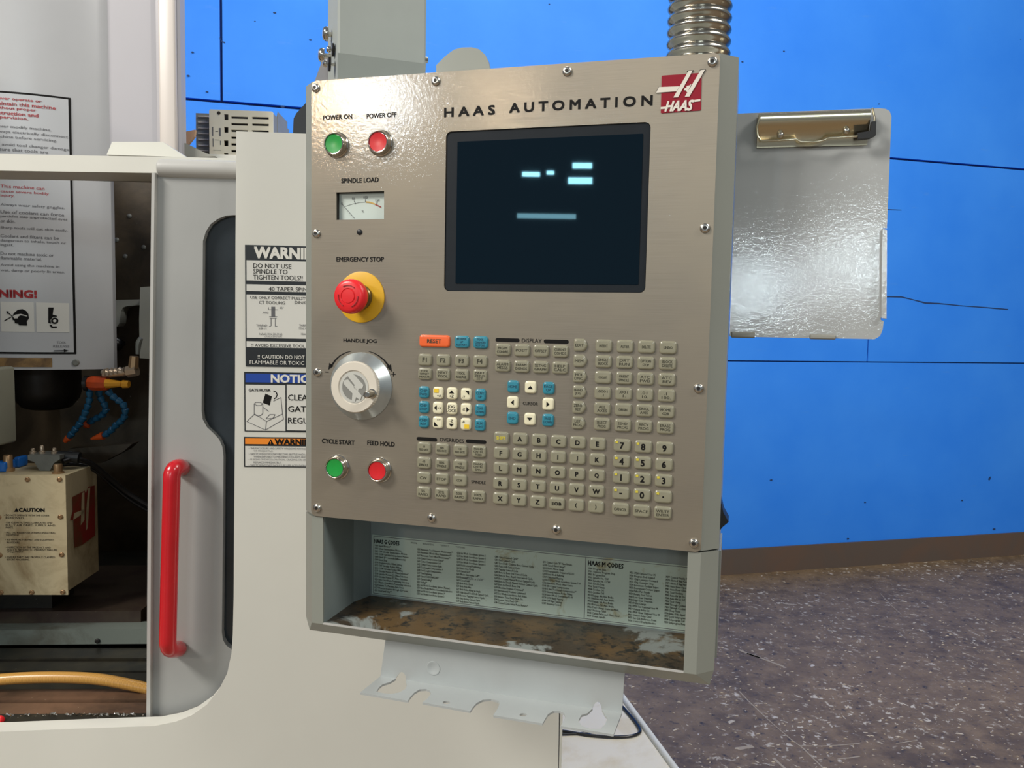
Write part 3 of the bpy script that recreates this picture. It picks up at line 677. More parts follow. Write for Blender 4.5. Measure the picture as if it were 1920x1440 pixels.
hoses = [([(1110, 200), (1110, 270), (1112, 400), (1070, 520), (1005, 670), (910, 790), (850, 865)], (800, 915), 'blue jointed coolant hose reaching lowest to the left, with open orange nozzle'),
         ([(1220, 200), (1225, 320), (1290, 440), (1325, 530), (1260, 590), (1165, 640), (1095, 685)], (1050, 725), 'blue jointed coolant hose with round orange nozzle ball, the middle one'),
         ([(1320, 200), (1340, 290), (1430, 380), (1535, 450), (1560, 560), (1515, 655), (1440, 705), (1370, 790), (1280, 840)], (1130, 880), 'blue jointed coolant hose looping right, with pointed orange nozzle')]
for k, (pts, noz, lab_) in enumerate(hoses):
    y_ = HY + (.0, .03, .015)[k]
    P = spline([hity(*zp(*p), y_) for p in pts], 6)
    L = [0]
    for a, b in zip(P[:-1], P[1:]): L.append(L[-1] + (b - a).length)
    h = thing('coolant_hose', lab_, 'hose', Matrix.Translation(P[-1]), 'jointed coolant hoses')
    nseg = int(L[-1] / .0135)
    def atl(s_):
        for i in range(len(P) - 1):
            if L[i + 1] >= s_: return P[i].lerp(P[i + 1], (s_ - L[i]) / max(L[i + 1] - L[i], 1e-9))
        return P[-1]
    for i in range(nseg):
        a, b = atl(L[-1] * i / nseg), atl(L[-1] * (i + 1) / nseg)
        put('hose_segment', MB().tube([a, a.lerp(b, .15), a.lerp(b, .5), a.lerp(b, .9), b], [.0052, .0078, .0072, .0052, .0045], 8).me('hose_segment', 50), 'hose_blue', h)
    nz = hity(*zp(*noz), y_)
    rad = ([.0075, .006, .004], [.006, .0095, .006], [.009, .006, .0022])[k]
    put('nozzle', MB().tube([P[-1], P[-1].lerp(nz, .5), nz], rad, 10).me('nozzle', 50), 'nozzle_orange', h)

# small gear on the enclosure's back wall
BW = .97
q = [ml(*p, BW - .01) for p in [(223, 563), (280, 562), (280, 572), (248, 574), (240, 577), (236, 584), (233, 606), (229, 612), (224, 612)]]
put('wall_bracket', MB().shape([q], BW - .04, BW).me('wall_bracket'), 'bracket_pale', mc, MM)
q = [ml(*p, BW - .1) for p in [(275, 540), (300, 538), (300, 672), (274, 670), (273, 600)]]
put('cable_duct', MB().shape([q], BW - .14, BW).me('cable_duct'), 'bracket_pale', mc, MM)
x_, z_ = ml(217, 645, BW - .05)
put('knob', MB().lathe([(.008, -.02), (.010, 0), (.016, .008), (.019, .018), (.015, .028), (.006, .033)], 16).me('knob', 60), 'cable_black', mc, MM @ T(x_, BW - .03, z_))
for px, py in ((216, 449), (267, 463), (240, 404), (232, 480), (213, 600)):
    x_, z_ = ml(px, py, BW)
    put('wall_rivet', MB().lathe([(.006, 0), (.006, .002), (.003, .004)], 10).me('wall_rivet', 40), 'valve_grey', mc, MM @ T(x_, BW + .01, z_))

# ================================================================== INDEXER
ID = 0.34
ix1, izt = ml(119.5, 893, ID); _, izb = ml(126, 1115.5, ID); ix0 = X0 + .012
idx = thing('rotary_indexer', 'cream rotary indexer box with CAUTION notice and peeling red emblem, on the machine table', 'indexer', MM @ T((ix0 + ix1) / 2, ID + .07, izb))
put('body', MB().box(ix0, ix1, ID + .004, ID + .135, izb + .006, izt, .0).me('indexer_body'), 'indexer_cream', idx, MM)
put('front_cover', MB().box(ix0, ix1 + .003, ID, ID + .004, izb, izt + .002).me('front_cover'), 'indexer_cream', idx, MM)
sc_me = MB().lathe([(.0048, 0), (.0048, .002), (.0032, .003), (.002, .0015)], 10).me('cover_screw', 40)
for px, py in ((52, 899), (112, 899), (113.5, 969), (116, 1040), (118, 1110), (60, 1110.5), (2, 1111), (0, 1041), (-2, 970)):
    x_, z_ = ml(px, py, ID); put('cover_screw', sc_me, 'brass', idx, MM @ T(x_, ID, z_))
def itext(body, px, py, w_, h_, m_='black_print', bold=0.0):
    x_, z_ = ml(px, py, ID); k = (1.2 + ID) / FPX
    put('lettering', text_mesh(body, w_ * k, h_ * k, bold, 'LEFT', 1, 0, 2, 1, 'L'), m_, idx, MM @ T(x_, ID - .0006, z_))
itext('CAUTION', 36, 956, 46, 6.5, bold=.05)
q = [ml(*p, ID) for p in [(31, 952), (35, 959.5), (27, 959.5)]]
put('line_drawing', MB().shape([q], ID - .0008, ID - .0003).me('triangle_mark'), 'black_print', idx, MM)
for s_, px, py, w_ in (('• DO NOT OPERATE WITH THE COVER', 8, 966, 82), ('REMOVED.', 11, 971, 34), ('• USE CLEAN FILTERED, LUBRICATED AND', 9, 980, 87), ('FULLY AIR DRIED SUPPLY AND', 11, 984.5, 90), ('PARTS.', 11, 989, 14), ('• FILL OIL RESERVOIR WHEN OPERATING', 9, 998.5, 92), ('EQUIPMENT.', 12, 1003, 24), ('• SEE MANUAL FOR PART AND EQUIPMENT', 10, 1012, 89), ('PROCEDURE.', 13, 1017, 24), ('• INSPECTION OF THE PRODUCT AND', 11, 1026, 82), ('SEALS IS NEEDED TO PREVENT FAILURE', 13, 1030.5, 92), ('OF EQUIPMENT.', 13, 1035, 31), ('• ENSURE PARTS ARE PROPERLY CLAMPED', 10, 1044.5, 91), ('BEFORE MACHINING.', 13, 1049, 42)):
    itext(s_, px, py, w_, 3.6)
# red peeling emblem on the right side of the box
sx = ix1 + .0004
def side(px, py):                                             # photo point on the indexer's right side -> y, z in machine frame
    o_ = MM @ Vector((sx, 0, 0)); q_ = hit(px, py, o_, MT) - MO; return q_.dot(MB_), q_.z
em = [side(*p) for p in [(135, 932), (158, 920), (160, 925), (165, 913), (177, 910), (177.5, 1004), (153, 1022), (139, 1027), (137, 975), (131, 975), (134, 965), (136, 958)]]
put('emblem', MB().add([(sx + .0008, y_, z_) for y_, z_ in em], [tuple(range(len(em)))]).me('emblem'), 'peeled_red', idx, MM, 'peeling red emblem')
for lp in ([(152, 925), (157, 922), (157, 975), (150, 985), (151, 960)], [(164, 916), (168, 914), (163, 990), (160, 995), (160, 960)], [(138, 962), (156, 955), (156, 962), (136, 975)]):
    e2 = [side(*p) for p in lp]; put('emblem_letter', MB().add([(sx + .0014, y_, z_) for y_, z_ in e2], [tuple(range(len(e2)))]).me('emblem_letter'), 'indexer_cream', idx, MM)
# fittings on top of the indexer
def topbox(name, px0, px1, yb, yt, d, dep, m_, label, cat, b=.003):
    x0, zB_ = ml(px0, yb, d); x1, zT_ = ml(px1, yt, d)
    o = put(name, MB().box(x0, x1, d, d + dep, izt + .0005, zT_, b).me(name, 40), m_, None, MM); tag(o, label, cat); return o
vb = thing('valve_block', 'grey pneumatic valve block with pale fittings on top of the cream indexer', 'valve', MM @ T(ml(85, 880, .38)[0], .40, izt))
x0, z1 = ml(52, 853, .39); x1, _ = ml(112, 853, .39)
put('block', MB().shape([[(x0 + .022, izt + .0005), (x1 - .02, izt + .0005), (x1 - .012, izt + .016), (x1, z1 - .008), (x1, z1), (x0, z1), (x0, z1 - .010), (x0 + .012, izt + .018)]], .39, .44).me('block'), 'valve_grey', vb, MM)
for px, h_ in ((62, 8), (79, 13), (102, 9)):
    x_, z_ = ml(px, 853, .41); put('port_fitting', MB().lathe([(.006, -.004), (.006, .004), (.004, .005), (.004, h_ * .0011), (.0025, h_ * .0013)], 10, True, True, 'z').me('port_fitting', 40), 'fitting_pale', vb, MM @ T(x_, .41, z1))
x_, z_ = ml(104, 880, .36); put('plug', MB().lathe([(.011, 0), (.011, .003), (.008, .004), (.008, .016), (.0075, .018)], 14, True, True, 'z').me('plug', 40), 'brass', vb, MM @ T(x_, .37, izt))
x_, _ = ml(116, 862, .42); put('connector', MB().tube([MM @ Vector((x_ - .012, .415, z1 - .004)), MM @ Vector((x_ + .035, .42, z1 - .010))], [.010, .012], 10).me('connector', 40), 'black_plastic', vb)
topbox('solenoid_coil', -12, 9.5, 888, 867, .37, .035, 'solenoid_blue', 'blue solenoid coil at the left edge of the indexer top, cut by the frame', 'solenoid')
topbox('solenoid_coil', 25, 36, 880, 858, .42, .03, 'solenoid_blue', 'narrow blue solenoid coil behind the brown plug on the indexer', 'solenoid')
bp = put('air_plug', MB().lathe([(.012, 0), (.012, .006), (.0085, .007), (.0085, .030), (.007, .032)], 14, True, True, 'z').me('air_plug', 40), 'brass', None, MM @ T(ml(18, 880, .39)[0], .385, izt + .0005)); tag(bp, 'brown brass air plug standing between the blue solenoid coils', 'plug')
for k, (pts, r_, lb) in enumerate((([(118, 866), (135, 861), (155, 863), (175, 872), (195, 888), (215, 905), (240, 925), (285, 952)], .0055, 'thicker black cable sagging from the valve block to the door'), ([(112, 872), (140, 870), (165, 875), (190, 892), (212, 912), (245, 938), (285, 962)], .0038, 'thinner black cable sagging just below the thicker one'))):
    P = [mp(px, py, .40 + .10 * i / 7 + .02 * k) for i, (px, py) in enumerate(pts)]
    tag(put('power_cable', MB().tube(spline(P, 5), r_, 8).me('power_cable', 60), 'cable_black'), lb, 'cable')
# plywood-coloured cover plate behind the box (dark block carrying it)
put('riser_block', MB().box(ix0, ml(112, 1120, .42)[0], ID + .05, ID + .14, ml(0, 1150, .40)[1], izb - .001).me('riser_block'), 'interior_black', mc, MM)
put('motor_cover', MB().shape([[ml(*p, .56) for p in [(128, 842), (248, 832), (232, 846), (190, 868), (128, 872)]]], .56, .60).me('motor_cover'), 'interior_brown', mc, MM)
# amber hose across the opening
P = [MM @ Vector((X0 + .008, .135, ml(0, 1292, .135)[1]))] + [mp(px, py, .135) for px, py in [(-75, 1282), (0, 1274), (60, 1270.5), (120, 1270), (180, 1273), (230, 1281), (285, 1293), (345, 1308)]]
tag(put('braided_hose', MB().tube(spline(P, 6), .0095, 14).me('braided_hose', 60), 'valve_yellow'), 'amber braided hose lying across the machine opening', 'hose')
mh = bpy.data.materials.new('hose_amber'); mh.use_nodes = True; MATS['hose_amber'] = mh; t = NT(mh)
wv = t.n('ShaderNodeTexWave'); wv.inputs['Scale'].default_value = 160; wv.inputs['Distortion'].default_value = 1.0; t.l(t.coord((1, .4, .7)), wv.inputs['Vector'])
t.l(t.ramp(wv.outputs[0], [(0.3, srgb(172, 124, 56)), (0.7, srgb(206, 158, 82))]), t.b.inputs['Base Color']); t.b.inputs['Roughness'].default_value = .3
bpy.data.objects['braided_hose'].data.materials[0] = mh
tag(put('indicator_plug', MB().lathe([(.007, 0), (.0075, .004), (.005, .008)], 14).me('indicator_plug', 50), 'estop_red', None, MM @ T(*(lambda q_: (q_[0], .040, q_[1]))(ml(1, 1349, .04)))), 'small red plug in the gutter at the left edge', 'plug')

# ================================================================== THINGS ON TOP OF THE MACHINE
UD = .70
du = thing('drive_unit', 'beige vented drive unit standing on top of the machine', 'drive unit', MM @ T(ml(450, 290, UD)[0], UD + .06, ml(450, 300, UD)[1]))
ux0, uzt = ml(392, 205, UD); ux1 = ml(512, 207, UD)[0]; uzb = ml(400, 302, UD)[1]
holes = []
def uh(x0, y0, x1, y1):
    a = ml(x0, y0, UD); b = ml(x1, y1, UD); holes.append([(a[0], b[1]), (b[0], b[1]), (b[0], a[1]), (a[0], a[1])])
for y0 in (214, 238, 263, 287): uh(420, y0, 428, y0 + 11)
for y0 in (218, 230.5, 243, 256, 268.5, 281): uh(433.5, y0, 464.5, y0 + 5.2); uh(472.7, y0 + .8, 503.8, y0 + 6)
uo = rrect(ux0, ux1, uzb, uzt, .004, 3)
put('front_cover', MB().shape([uo] + holes, UD, UD + .004).me('unit_cover'), 'unit_beige', du, MM)
put('core', MB().box(ux0 + .004, ux1 - .004, UD + .022, UD + .14, uzb, uzt - .004).me('core'), 'slot_dark', du, MM)
put('side_wall', MB().box(ux1 - .003, ux1, UD + .004, UD + .16, uzb, uzt - .004).me('side_wall'), 'unit_grey', du, MM)
put('side_wall', MB().box(ux0, ux0 + .003, UD + .004, UD + .16, uzb, uzt - .004).me('side_wall'), 'unit_grey', du, MM)
x_, z_ = ml(410.4, 212, UD); put('cover_screw', MB().lathe([(.004, 0), (.004, .001), (.002, .0015)], 10).me('cover_screw'), 'slot_dark', du, MM @ T(x_, UD, z_))
hx0_, hzt = ml(367, 212, UD + .03); hx1_ = ml(394, 212, UD + .03)[0]
hs_ = put('heatsink', MB().box(hx0_, hx1_ - .002, UD + .03, UD + .13, uzb, hzt).me('heatsink'), 'unit_grey', du, MM)
for y0 in (218, 229, 240, 250, 261, 272, 282):
    a = ml(373, y0, UD + .03); b = ml(392.5, y0 + 2.4, UD + .03)
    put('fin', MB().box(a[0], b[0], UD + .024, UD + .030, b[1], a[1]).me('fin'), 'column_trim', hs_, MM)
ux2 = ml(528, 216, UD + .1)[0]
put('terminal_cover', MB().shape([[(ux1 + .001, uzb), (ux2, uzb), (ux2, ml(528, 232, UD + .06)[1]), (ux1 + .001, ml(513, 213, UD + .06)[1])]], UD + .04, UD + .14).me('terminal_cover'), 'unit_grey', du, MM)
for x0, y0, x1, y1 in ((398, 238, 400, 255), (404, 246, 409, 247), (411, 240, 414, 255), (399, 260, 400.5, 275), (403, 262, 412, 263), (413, 264, 414.5, 272), (400, 281, 415, 282)):
    a = ml(x0, y0, UD); b = ml(x1, y1, UD)
    put('printed_mark', MB().shape([[(a[0], b[1]), (b[0], b[1]), (b[0], a[1]), (a[0], a[1])]], UD - .0006, UD - .0002).me('printed_mark'), 'grey_print', du, MM)
q = [ml(*p, UD - .1) for p in [(346, 247), (366, 243), (364, 256), (350, 274), (346, 274)]]
tag(put('cover_flap', MB().shape([q], UD - .1, UD - .09).me('cover_flap'), 'tan_sheet', None, MM), 'small tan flap between the column and the drive unit', 'flap')
q = [ml(*p, UD - .12) for p in [(346, 272), (354, 272), (392, 291), (410, 297), (346, 299)]]
tag(put('cable_tray', MB().shape([q], UD - .14, UD - .115).me('cable_tray'), 'unit_grey', None, MM), 'sloping grey sheet under the drive unit', 'tray')
q = [ml(*p, .36) for p in [(590, 180), (575, 191), (556, 212), (550.5, 222), (549, 256), (600, 258)]]
tag(put('motor_housing', MB().shape([q], .36, .50).me('motor_housing'), 'black_plastic', None, MM), 'black motor housing peeking out left of the control pendant', 'motor')
mt = put('machine_top', MB().box(ml(346, 300, .5)[0], xr - .01, .60, 1.0, ml(380, 303, .69)[1] - .02, ml(380, 303, .69)[1]).me('machine_top'), 'machine_white', mc, MM)

# ================================================================== CONTROL PENDANT
cp = thing('control_pendant', 'grey operator control pendant with stainless faceplate, dark screen and keypad', 'control panel', PM @ T(.232, .07, -.670))
def P_(name, me, m_, x=0, y=0, z=0, par=None, label=None): return put(name, me, m_, par or cp, PM @ T(x, y, z), label)
DEP = .150
pw, ph, ch = .4640, .5172, .018
def plan_loop(x0, x1): return [(0, .0016), (.003, .0016), (.003, .009), (pw - .003, .009), (pw - .003, .0016), (pw, .0016), (pw + ch, ch), (pw + ch, DEP), (-ch, DEP), (-ch, ch)]
P_('housing', MB().shape([plan_loop(0, pw)], -ph + .001, .0, 'xy').me('housing'), 'housing_grey')
# faceplate with cut-outs for the screen and the load meter
b0 = pl(836, 247); b1 = pl(1209.5, 548.5)
bx0, bx1, bz1, bz0 = .1688, .3962, -.0655, -.2430
mx0, mz1 = pl(631, 361); mx1, mz0 = pl(720.5, 411)
plate = rrect(0, pw, -ph, 0, .006, 3)
P_('faceplate', MB().shape([plate, rrect(bx0, bx1, bz0, bz1, .006, 4), [(mx0, mz0), (mx1, mz0), (mx1, mz1), (mx0, mz1)]], -.0008, .0014).me('faceplate'), 'stainless_plate', label='brushed stainless steel faceplate')
# screen
bz = P_('screen_bezel', MB().shape([rrect(bx0 + .0006, bx1 - .0006, bz0 + .0006, bz1 - .0006, .0055, 4)], .0006, .0012).me('screen_bezel'), 'screen_bezel', label='charcoal screen surround')
ax0, az1 = pl(857, 265); ax1, az0 = pl(1196, 533)
ax0, ax1, az1, az0 = .1823, .3886, -.0770, -.2344
P_('screen', MB().shape([rrect(ax0, ax1, az0, az1, .0008, 2)], .0001, .0006).me('screen'), 'screen_glass', 0, 0, 0, bz, 'dark glossy display screen')
# screws
scr = MB().lathe([(.0053, 0), (.0053, .0008), (.0047, .0022), (.0036, .0030), (.0026, .0031)], 18, False, True).me('screw', 50)
hexm = MB().lathe([(.0021, 0), (.0021, .0003)], 6).me('hex_socket')
for px, py in ((593, 165.5), (818, 152.6), (1064, 134.5), (1336, 116.5), (1322, 428), (1310, 728), (1301, 1018), (594.5, 438), (596.3, 698), (595.8, 952), (810, 970.8), (1043.5, 992.5)):
    x_, z_ = pl(px, py); s_ = P_('screw', scr, 'screw_steel', x_, -.0008, z_); P_('hex_socket', hexm, 'socket_dark', x_, -.0040, z_, s_)
# lettering on the plate
def plate_text(body, x0px, x1px, ypx, hgt, m_='black_print', bold=.026, spacing=1.0, y1=None):
    a = pl(x0px, ypx); b = pl(x1px, y1 if y1 is not None else ypx); w_ = b[0] - a[0]
    return P_('lettering', text_mesh(body, w_, hgt, bold, 'LEFT', spacing), m_, (a[0] + b[0]) / 2, -.0011, (a[1] + b[1]) / 2)
plate_text('POWER ON', 607, 661, 222, .0052, y1=218); plate_text('POWER OFF', 688.5, 744, 218.5, .0052, y1=215.3)
plate_text('SPINDLE LOAD', 640.8, 710.4, 338.8, .0052, y1=337.6); plate_text('EMERGENCY STOP', 631.8, 720.2, 486.3, .0052)
plate_text('HANDLE JOG', 644.8, 707, 639.3, .0052, y1=640.2); plate_text('CYCLE START', 604.6, 665.4, 827.2, .0052, y1=829.2); plate_text('FEED HOLD', 689.6, 740.4, 830.3, .0052, y1=832.5)
def wide(body, x0, x1, y0, y1, hgt, bold=.035):
    a = pl(x0, y0); b = pl(x1, y1); n_ = len(body)
    for i, c_ in enumerate(body):
        pass
    P_('lettering', text_mesh(body, b[0] - a[0], hgt, bold, 'LEFT', 1.55), 'black_print', (a[0] + b[0]) / 2, -.0011, (a[1] + b[1]) / 2)
wide('HAAS', 834, 928, 212.5, 205.5, .0098); wide('AUTOMATION', 956, 1223, 204, 187.5, .0098)
plate_text('DISPLAY', 979, 1016, 638.2, .0042, bold=.01, y1=639); plate_text('OVERRIDES', 825, 870, 823.8, .0042, bold=.01, y1=827); plate_text('CURSOR', 981, 1009, 756.2, .0036, bold=.01, y1=757)
plate_text('SPINDLE', 884, 911, 903, .0036, bold=.01, y1=905)
def strip(x0, y0, x1, y1, hgt=.0042):
    a = pl(x0, y0); b = pl(x1, y1); zc_ = (a[1] + b[1]) / 2
    P_('heading_bar', MB().shape([rrect(a[0], b[0], zc_ - hgt / 2, zc_ + hgt / 2, hgt * .45, 3)], -.0012, -.0008).me('heading_bar'), 'black_print')
strip(929.7, 636.8, 974.3, 638.4); strip(1020, 639.6, 1066.6, 641.2); strip(782, 822.4, 820, 824.2); strip(874.2, 826.8, 912.2, 828.8)
# emblem on the plate
def zq(x, y): return pl(1220 + x / 7.2, 80 + y / 7.2)
lg = P_('emblem', MB().shape([[zq(*p) for p in [(138, 950), (150, 460), (160, 450), (680, 413), (690, 422), (680, 910), (670, 920), (150, 958)]]], -.0014, -.0008).me('emblem'), 'logo_red', label='red square maker emblem with slanted cream letter H')
def lpoly(pts, m_='logo_cream', lay=1): P_('emblem_stroke', MB().shape([[zq(*p) for p in pts]], -.0014 - .0004 * lay, -.0014 - .0004 * (lay - 1)).me('emblem_stroke'), m_, 0, 0, 0, lg)
for q in ([(500, 384), (582, 377), (560, 412), (490, 400)], [(668, 371), (744, 366), (720, 415), (660, 392)], [(112, 600), (70, 686), (150, 640)]): lpoly(q, 'black_print', 1)
lpoly([(512, 391), (568, 386), (372, 744), (308, 748)], lay=2); lpoly([(114, 608), (392, 596), (352, 664), (76, 684)], lay=2); lpoly([(676, 379), (735, 373), (524, 735), (462, 738)], lay=2)
lpoly([(486, 594), (524, 584), (552, 566), (516, 640), (498, 690), (478, 652), (450, 650), (462, 622), (486, 618)], lay=2)
lpoly([(138, 875), (215, 868), (245, 855), (236, 900), (222, 898), (136, 904)]); lpoly([(560, 782), (672, 768), (672, 797), (585, 806)])
a = zq(225, 0); b = zq(610, 0); zc_ = (zq(420, 790)[1] + zq(420, 925)[1]) / 2
P_('emblem_stroke', text_mesh('HAAS', b[0] - a[0], abs(zq(420, 790)[1] - zq(420, 925)[1]), .03, 'LEFT', 1, .38), 'logo_cream', (a[0] + b[0]) / 2, -.0022, zc_, lg)
# push buttons
def push(px, py, col_, label):
    fx, fz = pl(px, py, -.009); b_ = P_('push_button', MB().lathe([(.0150, 0), (.0150, .0012), (.0140, .0022), (.0140, .0040), (.0132, .0050), (.0132, .0062), (.0126, .0082), (.0120, .0090), (.0112, .0088), (.0108, .0078), (.0108, .0070)], 36, False, True).me('push_button', 40), 'chrome', fx, -.0008, fz, None, label)
    P_('button_cap', MB().lathe([(.0106, .0070), (.0106, .0080), (.0098, .0079), (.006, .0074), (.002, .0071)], 32, False, True).me('button_cap', 40), col_, fx, -.0008, fz, b_)
push(625.6, 269.2, 'button_green', 'green power on button with chrome ring'); push(708.3, 265.8, 'button_red', 'red power off button with chrome ring')
push(627.5, 877.3, 'button_green', 'green cycle start button with chrome ring'); push(707, 883, 'button_red', 'red feed hold button with chrome ring')
# load meter
lm_ = P_('load_meter', MB().shape([[(mx0 - .004, mz0 - .004), (mx1 + .004, mz0 - .004), (mx1 + .004, mz1 + .004), (mx0 - .004, mz1 + .004)]], .0060, .0075).me('load_meter'), 'meter_face', label='pale spindle load meter')
mk = MB().shape([rrect(mx0, mx1, mz0, mz1, .0002, 1), rrect(mx0 + .0004, mx1 - .0004, mz0 + .0004, mz1 - .0004, .0002, 1)], .0012, .0060).me('meter_frame'); P_('meter_frame', mk, 'slot_dark', 0, 0, 0, lm_)
def mq(x, y): return pl(580 + x / 10.667, 340 + y / 10.667, .006)
def arc_band(pts, wd_, m_):
    n_ = [mq(*p) for p in pts]; up = [(x, z + wd_ / 2) for x, z in n_]; dn = [(x, z - wd_ / 2) for x, z in reversed(n_)]
    P_('meter_scale', MB().shape([dn[::-1][::-1] + up], .0056, .0060).me('meter_scale'), m_, 0, 0, 0, lm_)
arc_band([(1135, 415), (1200, 420), (1260, 435), (1320, 462)], .0017, 'meter_amber'); arc_band([(1320, 462), (1380, 490), (1440, 520)], .0017, 'meter_red')
arc_band([(720, 500), (860, 455), (1000, 425), (1135, 415)], .0002, 'grey_print')
def mline(a, b, w_, nm='meter_needle'):
    A, B = mq(*a), mq(*b); d = Vector((B[0] - A[0], B[1] - A[1])); n_ = Vector((-d.y, d.x)).normalized() * w_ / 2
    P_(nm, MB().shape([[(A[0] - n_.x, A[1] - n_.y), (B[0] - n_.x, B[1] - n_.y), (B[0] + n_.x, B[1] + n_.y), (A[0] + n_.x, A[1] + n_.y)]], .0054, .0057).me(nm), 'grey_print', 0, 0, 0, lm_)
mline((650, 450), (900, 735), .0005); mline((900, 390), (922, 455), .0006); mline((1125, 360), (1125, 420), .0005); mline((1360, 400), (1345, 455), .0004)
for s_, x_, y_ in (('0', 655, 445), ('50', 882, 350), ('100', 1128, 322), ('150', 1365, 380), ('%', 1070, 600)):
    a = mq(x_, y_); P_('lettering', text_mesh(s_, None, .0028), 'grey_print', a[0], .0055, a[1], lm_)
hx_, hz_ = pl(675, 435.4); P_('indicator_lamp', MB().lathe([(.0034, 0), (.0034, .0008), (.0022, .0016), (.0008, .0019)], 20, False, True).me('indicator_lamp', 50), 'black_plastic', hx_, -.0007, hz_)
# emergency stop
ex, ez = pl(678, 557.3)
es = P_('emergency_stop', MB().lathe([(.0298, 0), (.0298, .0016), (.0290, .0020), (.0150, .0020)], 48, False, True).me('emergency_stop', 40), 'estop_yellow', ex, -.0008, ez, None, 'red mushroom emergency stop on yellow disc')
P_('stem', MB().lathe([(.0150, .001), (.0150, .006), (.0140, .007), (.0140, .012), (.0152, .013), (.0152, .022)], 32, False, False).me('stem', 40), 'estop_stem', ex, -.0008, ez, es)
cap = P_('mushroom_cap', MB().lathe([(.0150, .020), (.0185, .0205), (.0198, .0225), (.0200, .0260), (.0194, .0295), (.0180, .0318), (.0150, .0330), (.0092, .0334), (.0086, .0326), (.0080, .0326), (.0076, .0336), (.0030, .0338)], 44, True, True).me('mushroom_cap', 50), 'estop_red', ex, -.0008, ez, es)
def ring_arc(r0, r1, a0, a1, n=10):
    o = [(r1 * math.cos(math.radians(a0 + (a1 - a0) * i / n)), r1 * math.sin(math.radians(a0 + (a1 - a0) * i / n))) for i in range(n + 1)]
    i_ = [(r0 * math.cos(math.radians(a0 + (a1 - a0) * i / n)), r0 * math.sin(math.radians(a0 + (a1 - a0) * i / n))) for i in range(n, -1, -1)]
    return o + i_
for a0 in (50, 170, 290): P_('twist_arrow', MB().shape([ring_arc(.0118, .0128, a0, a0 + 70)], -.0342, -.0326).me('twist_arrow'), 'deep_red_print', ex, -.0008, ez, es)
# jog wheel
jx, jz = pl(677.5, 724)
jw = P_('jog_wheel', MB().lathe([(.0400, 0), (.0400, .0012), (.0388, .0025), (.0300, .0120), (.0296, .0125)], 64, False, True).me('jog_wheel', 30), 'wheel_silver', jx, -.0008, jz, None, 'silver and cream handle jog wheel')
P_('hand_dial', MB().lathe([(.0298, .0120), (.0300, .0126), (.0300, .0170), (.0290, .0185), (.0200, .0188), (.0196, .0178), (.0190, .0176)], 56, False, True).me('hand_dial', 40), 'wheel_cream', jx, -.0008, jz, jw)
kn = MB()
for i in range(72):
    a = 2 * math.pi * i / 72; c_, s_ = math.cos(a), math.sin(a)
    kn.box(-.0004, .0004, -.0168, -.0126, .0299, .0303) if False else kn.add([(.0299 * c_ - .0005 * s_, -.0128, .0299 * s_ + .0005 * c_), (.0299 * c_ + .0005 * s_, -.0128, .0299 * s_ - .0005 * c_), (.0304 * c_, -.0128, .0304 * s_), (.0299 * c_ - .0005 * s_, -.0166, .0299 * s_ + .0005 * c_), (.0299 * c_ + .0005 * s_, -.0166, .0299 * s_ - .0005 * c_), (.0304 * c_, -.0166, .0304 * s_)], [(0, 2, 5, 3), (1, 4, 5, 2), (0, 1, 2), (3, 5, 4)])
P_('knurling', kn.me('knurling'), 'wheel_cream', jx, -.0008, jz, jw)['kind'] = 'stuff'
P_('dial_insert', MB().lathe([(.0185, .0176), (.0185, .0180)], 40, False, True).me('dial_insert'), 'wheel_pale', jx, -.0008, jz, jw)
P_('dial_emblem', MB().lathe([(.0150, .0180), (.0150, .0183)], 40, False, True).me('dial_emblem'), 'wheel_grey', jx, -.0008, jz, jw)
def dq(x, y):                                                   # photo crop point on the dial face
    q_ = pl(590 + x / 4.8, 620 + y / 4.8, -.019); return (q_[0] - jx, q_[1] - jz)
for q in ([(266, 448), (300, 438), (425, 585), (412, 625), (375, 598), (362, 640), (335, 640), (342, 565), (262, 478)], [(300, 410), (335, 390), (362, 402), (440, 490), (432, 520), (398, 522), (392, 545), (352, 512), (362, 490)]):
    P_('dial_emblem_stroke', MB().shape([[dq(*p) for p in q]], -.0187, -.0182).me('dial_emblem_stroke'), 'wheel_pale', jx, -.0008, jz, jw)
gx, gz = pl(590 + 465 / 4.8, 620 + 577 / 4.8, -.034)
kb = P_('crank_knob', MB().lathe([(.0058, .0178), (.0058, .0190), (.0046, .0200), (.0044, .0320), (.0040, .0330), (.0028, .0332), (.0026, .0322)], 20, True, True).me('crank_knob', 40), 'chrome', gx, -.0008, gz, jw)
def curved_arrow(px0, pts, wd0, wd1, head):
    C_ = [pl(590 + x / 4.8, 620 + y / 4.8) for x, y in pts]; n_ = len(C_); lft, rgt = [], []
    for i, c_ in enumerate(C_):
        a, b = C_[max(i - 1, 0)], C_[min(i + 1, n_ - 1)]; d = Vector((b[0] - a[0], b[1] - a[1])).normalized(); w_ = wd0 + (wd1 - wd0) * i / (n_ - 1)
        lft.append((c_[0] - d.y * w_ / 2, c_[1] + d.x * w_ / 2)); rgt.append((c_[0] + d.y * w_ / 2, c_[1] - d.x * w_ / 2))
    H = [pl(590 + x / 4.8, 620 + y / 4.8) for x, y in head]
    P_('turn_arrow', MB().shape([lft + rgt[::-1]], -.0012, -.0008).shape([H], -.0012, -.0008).me('turn_arrow'), 'black_print')
curved_arrow(0, [(332, 184), (285, 196), (235, 222), (195, 258), (165, 300), (150, 322)], .0004, .0024, [(128, 350), (136, 290), (172, 318)])
curved_arrow(0, [(490, 186), (530, 198), (580, 226), (625, 262), (655, 298), (672, 325)], .0004, .0024, [(698, 370), (652, 328), (688, 302)])
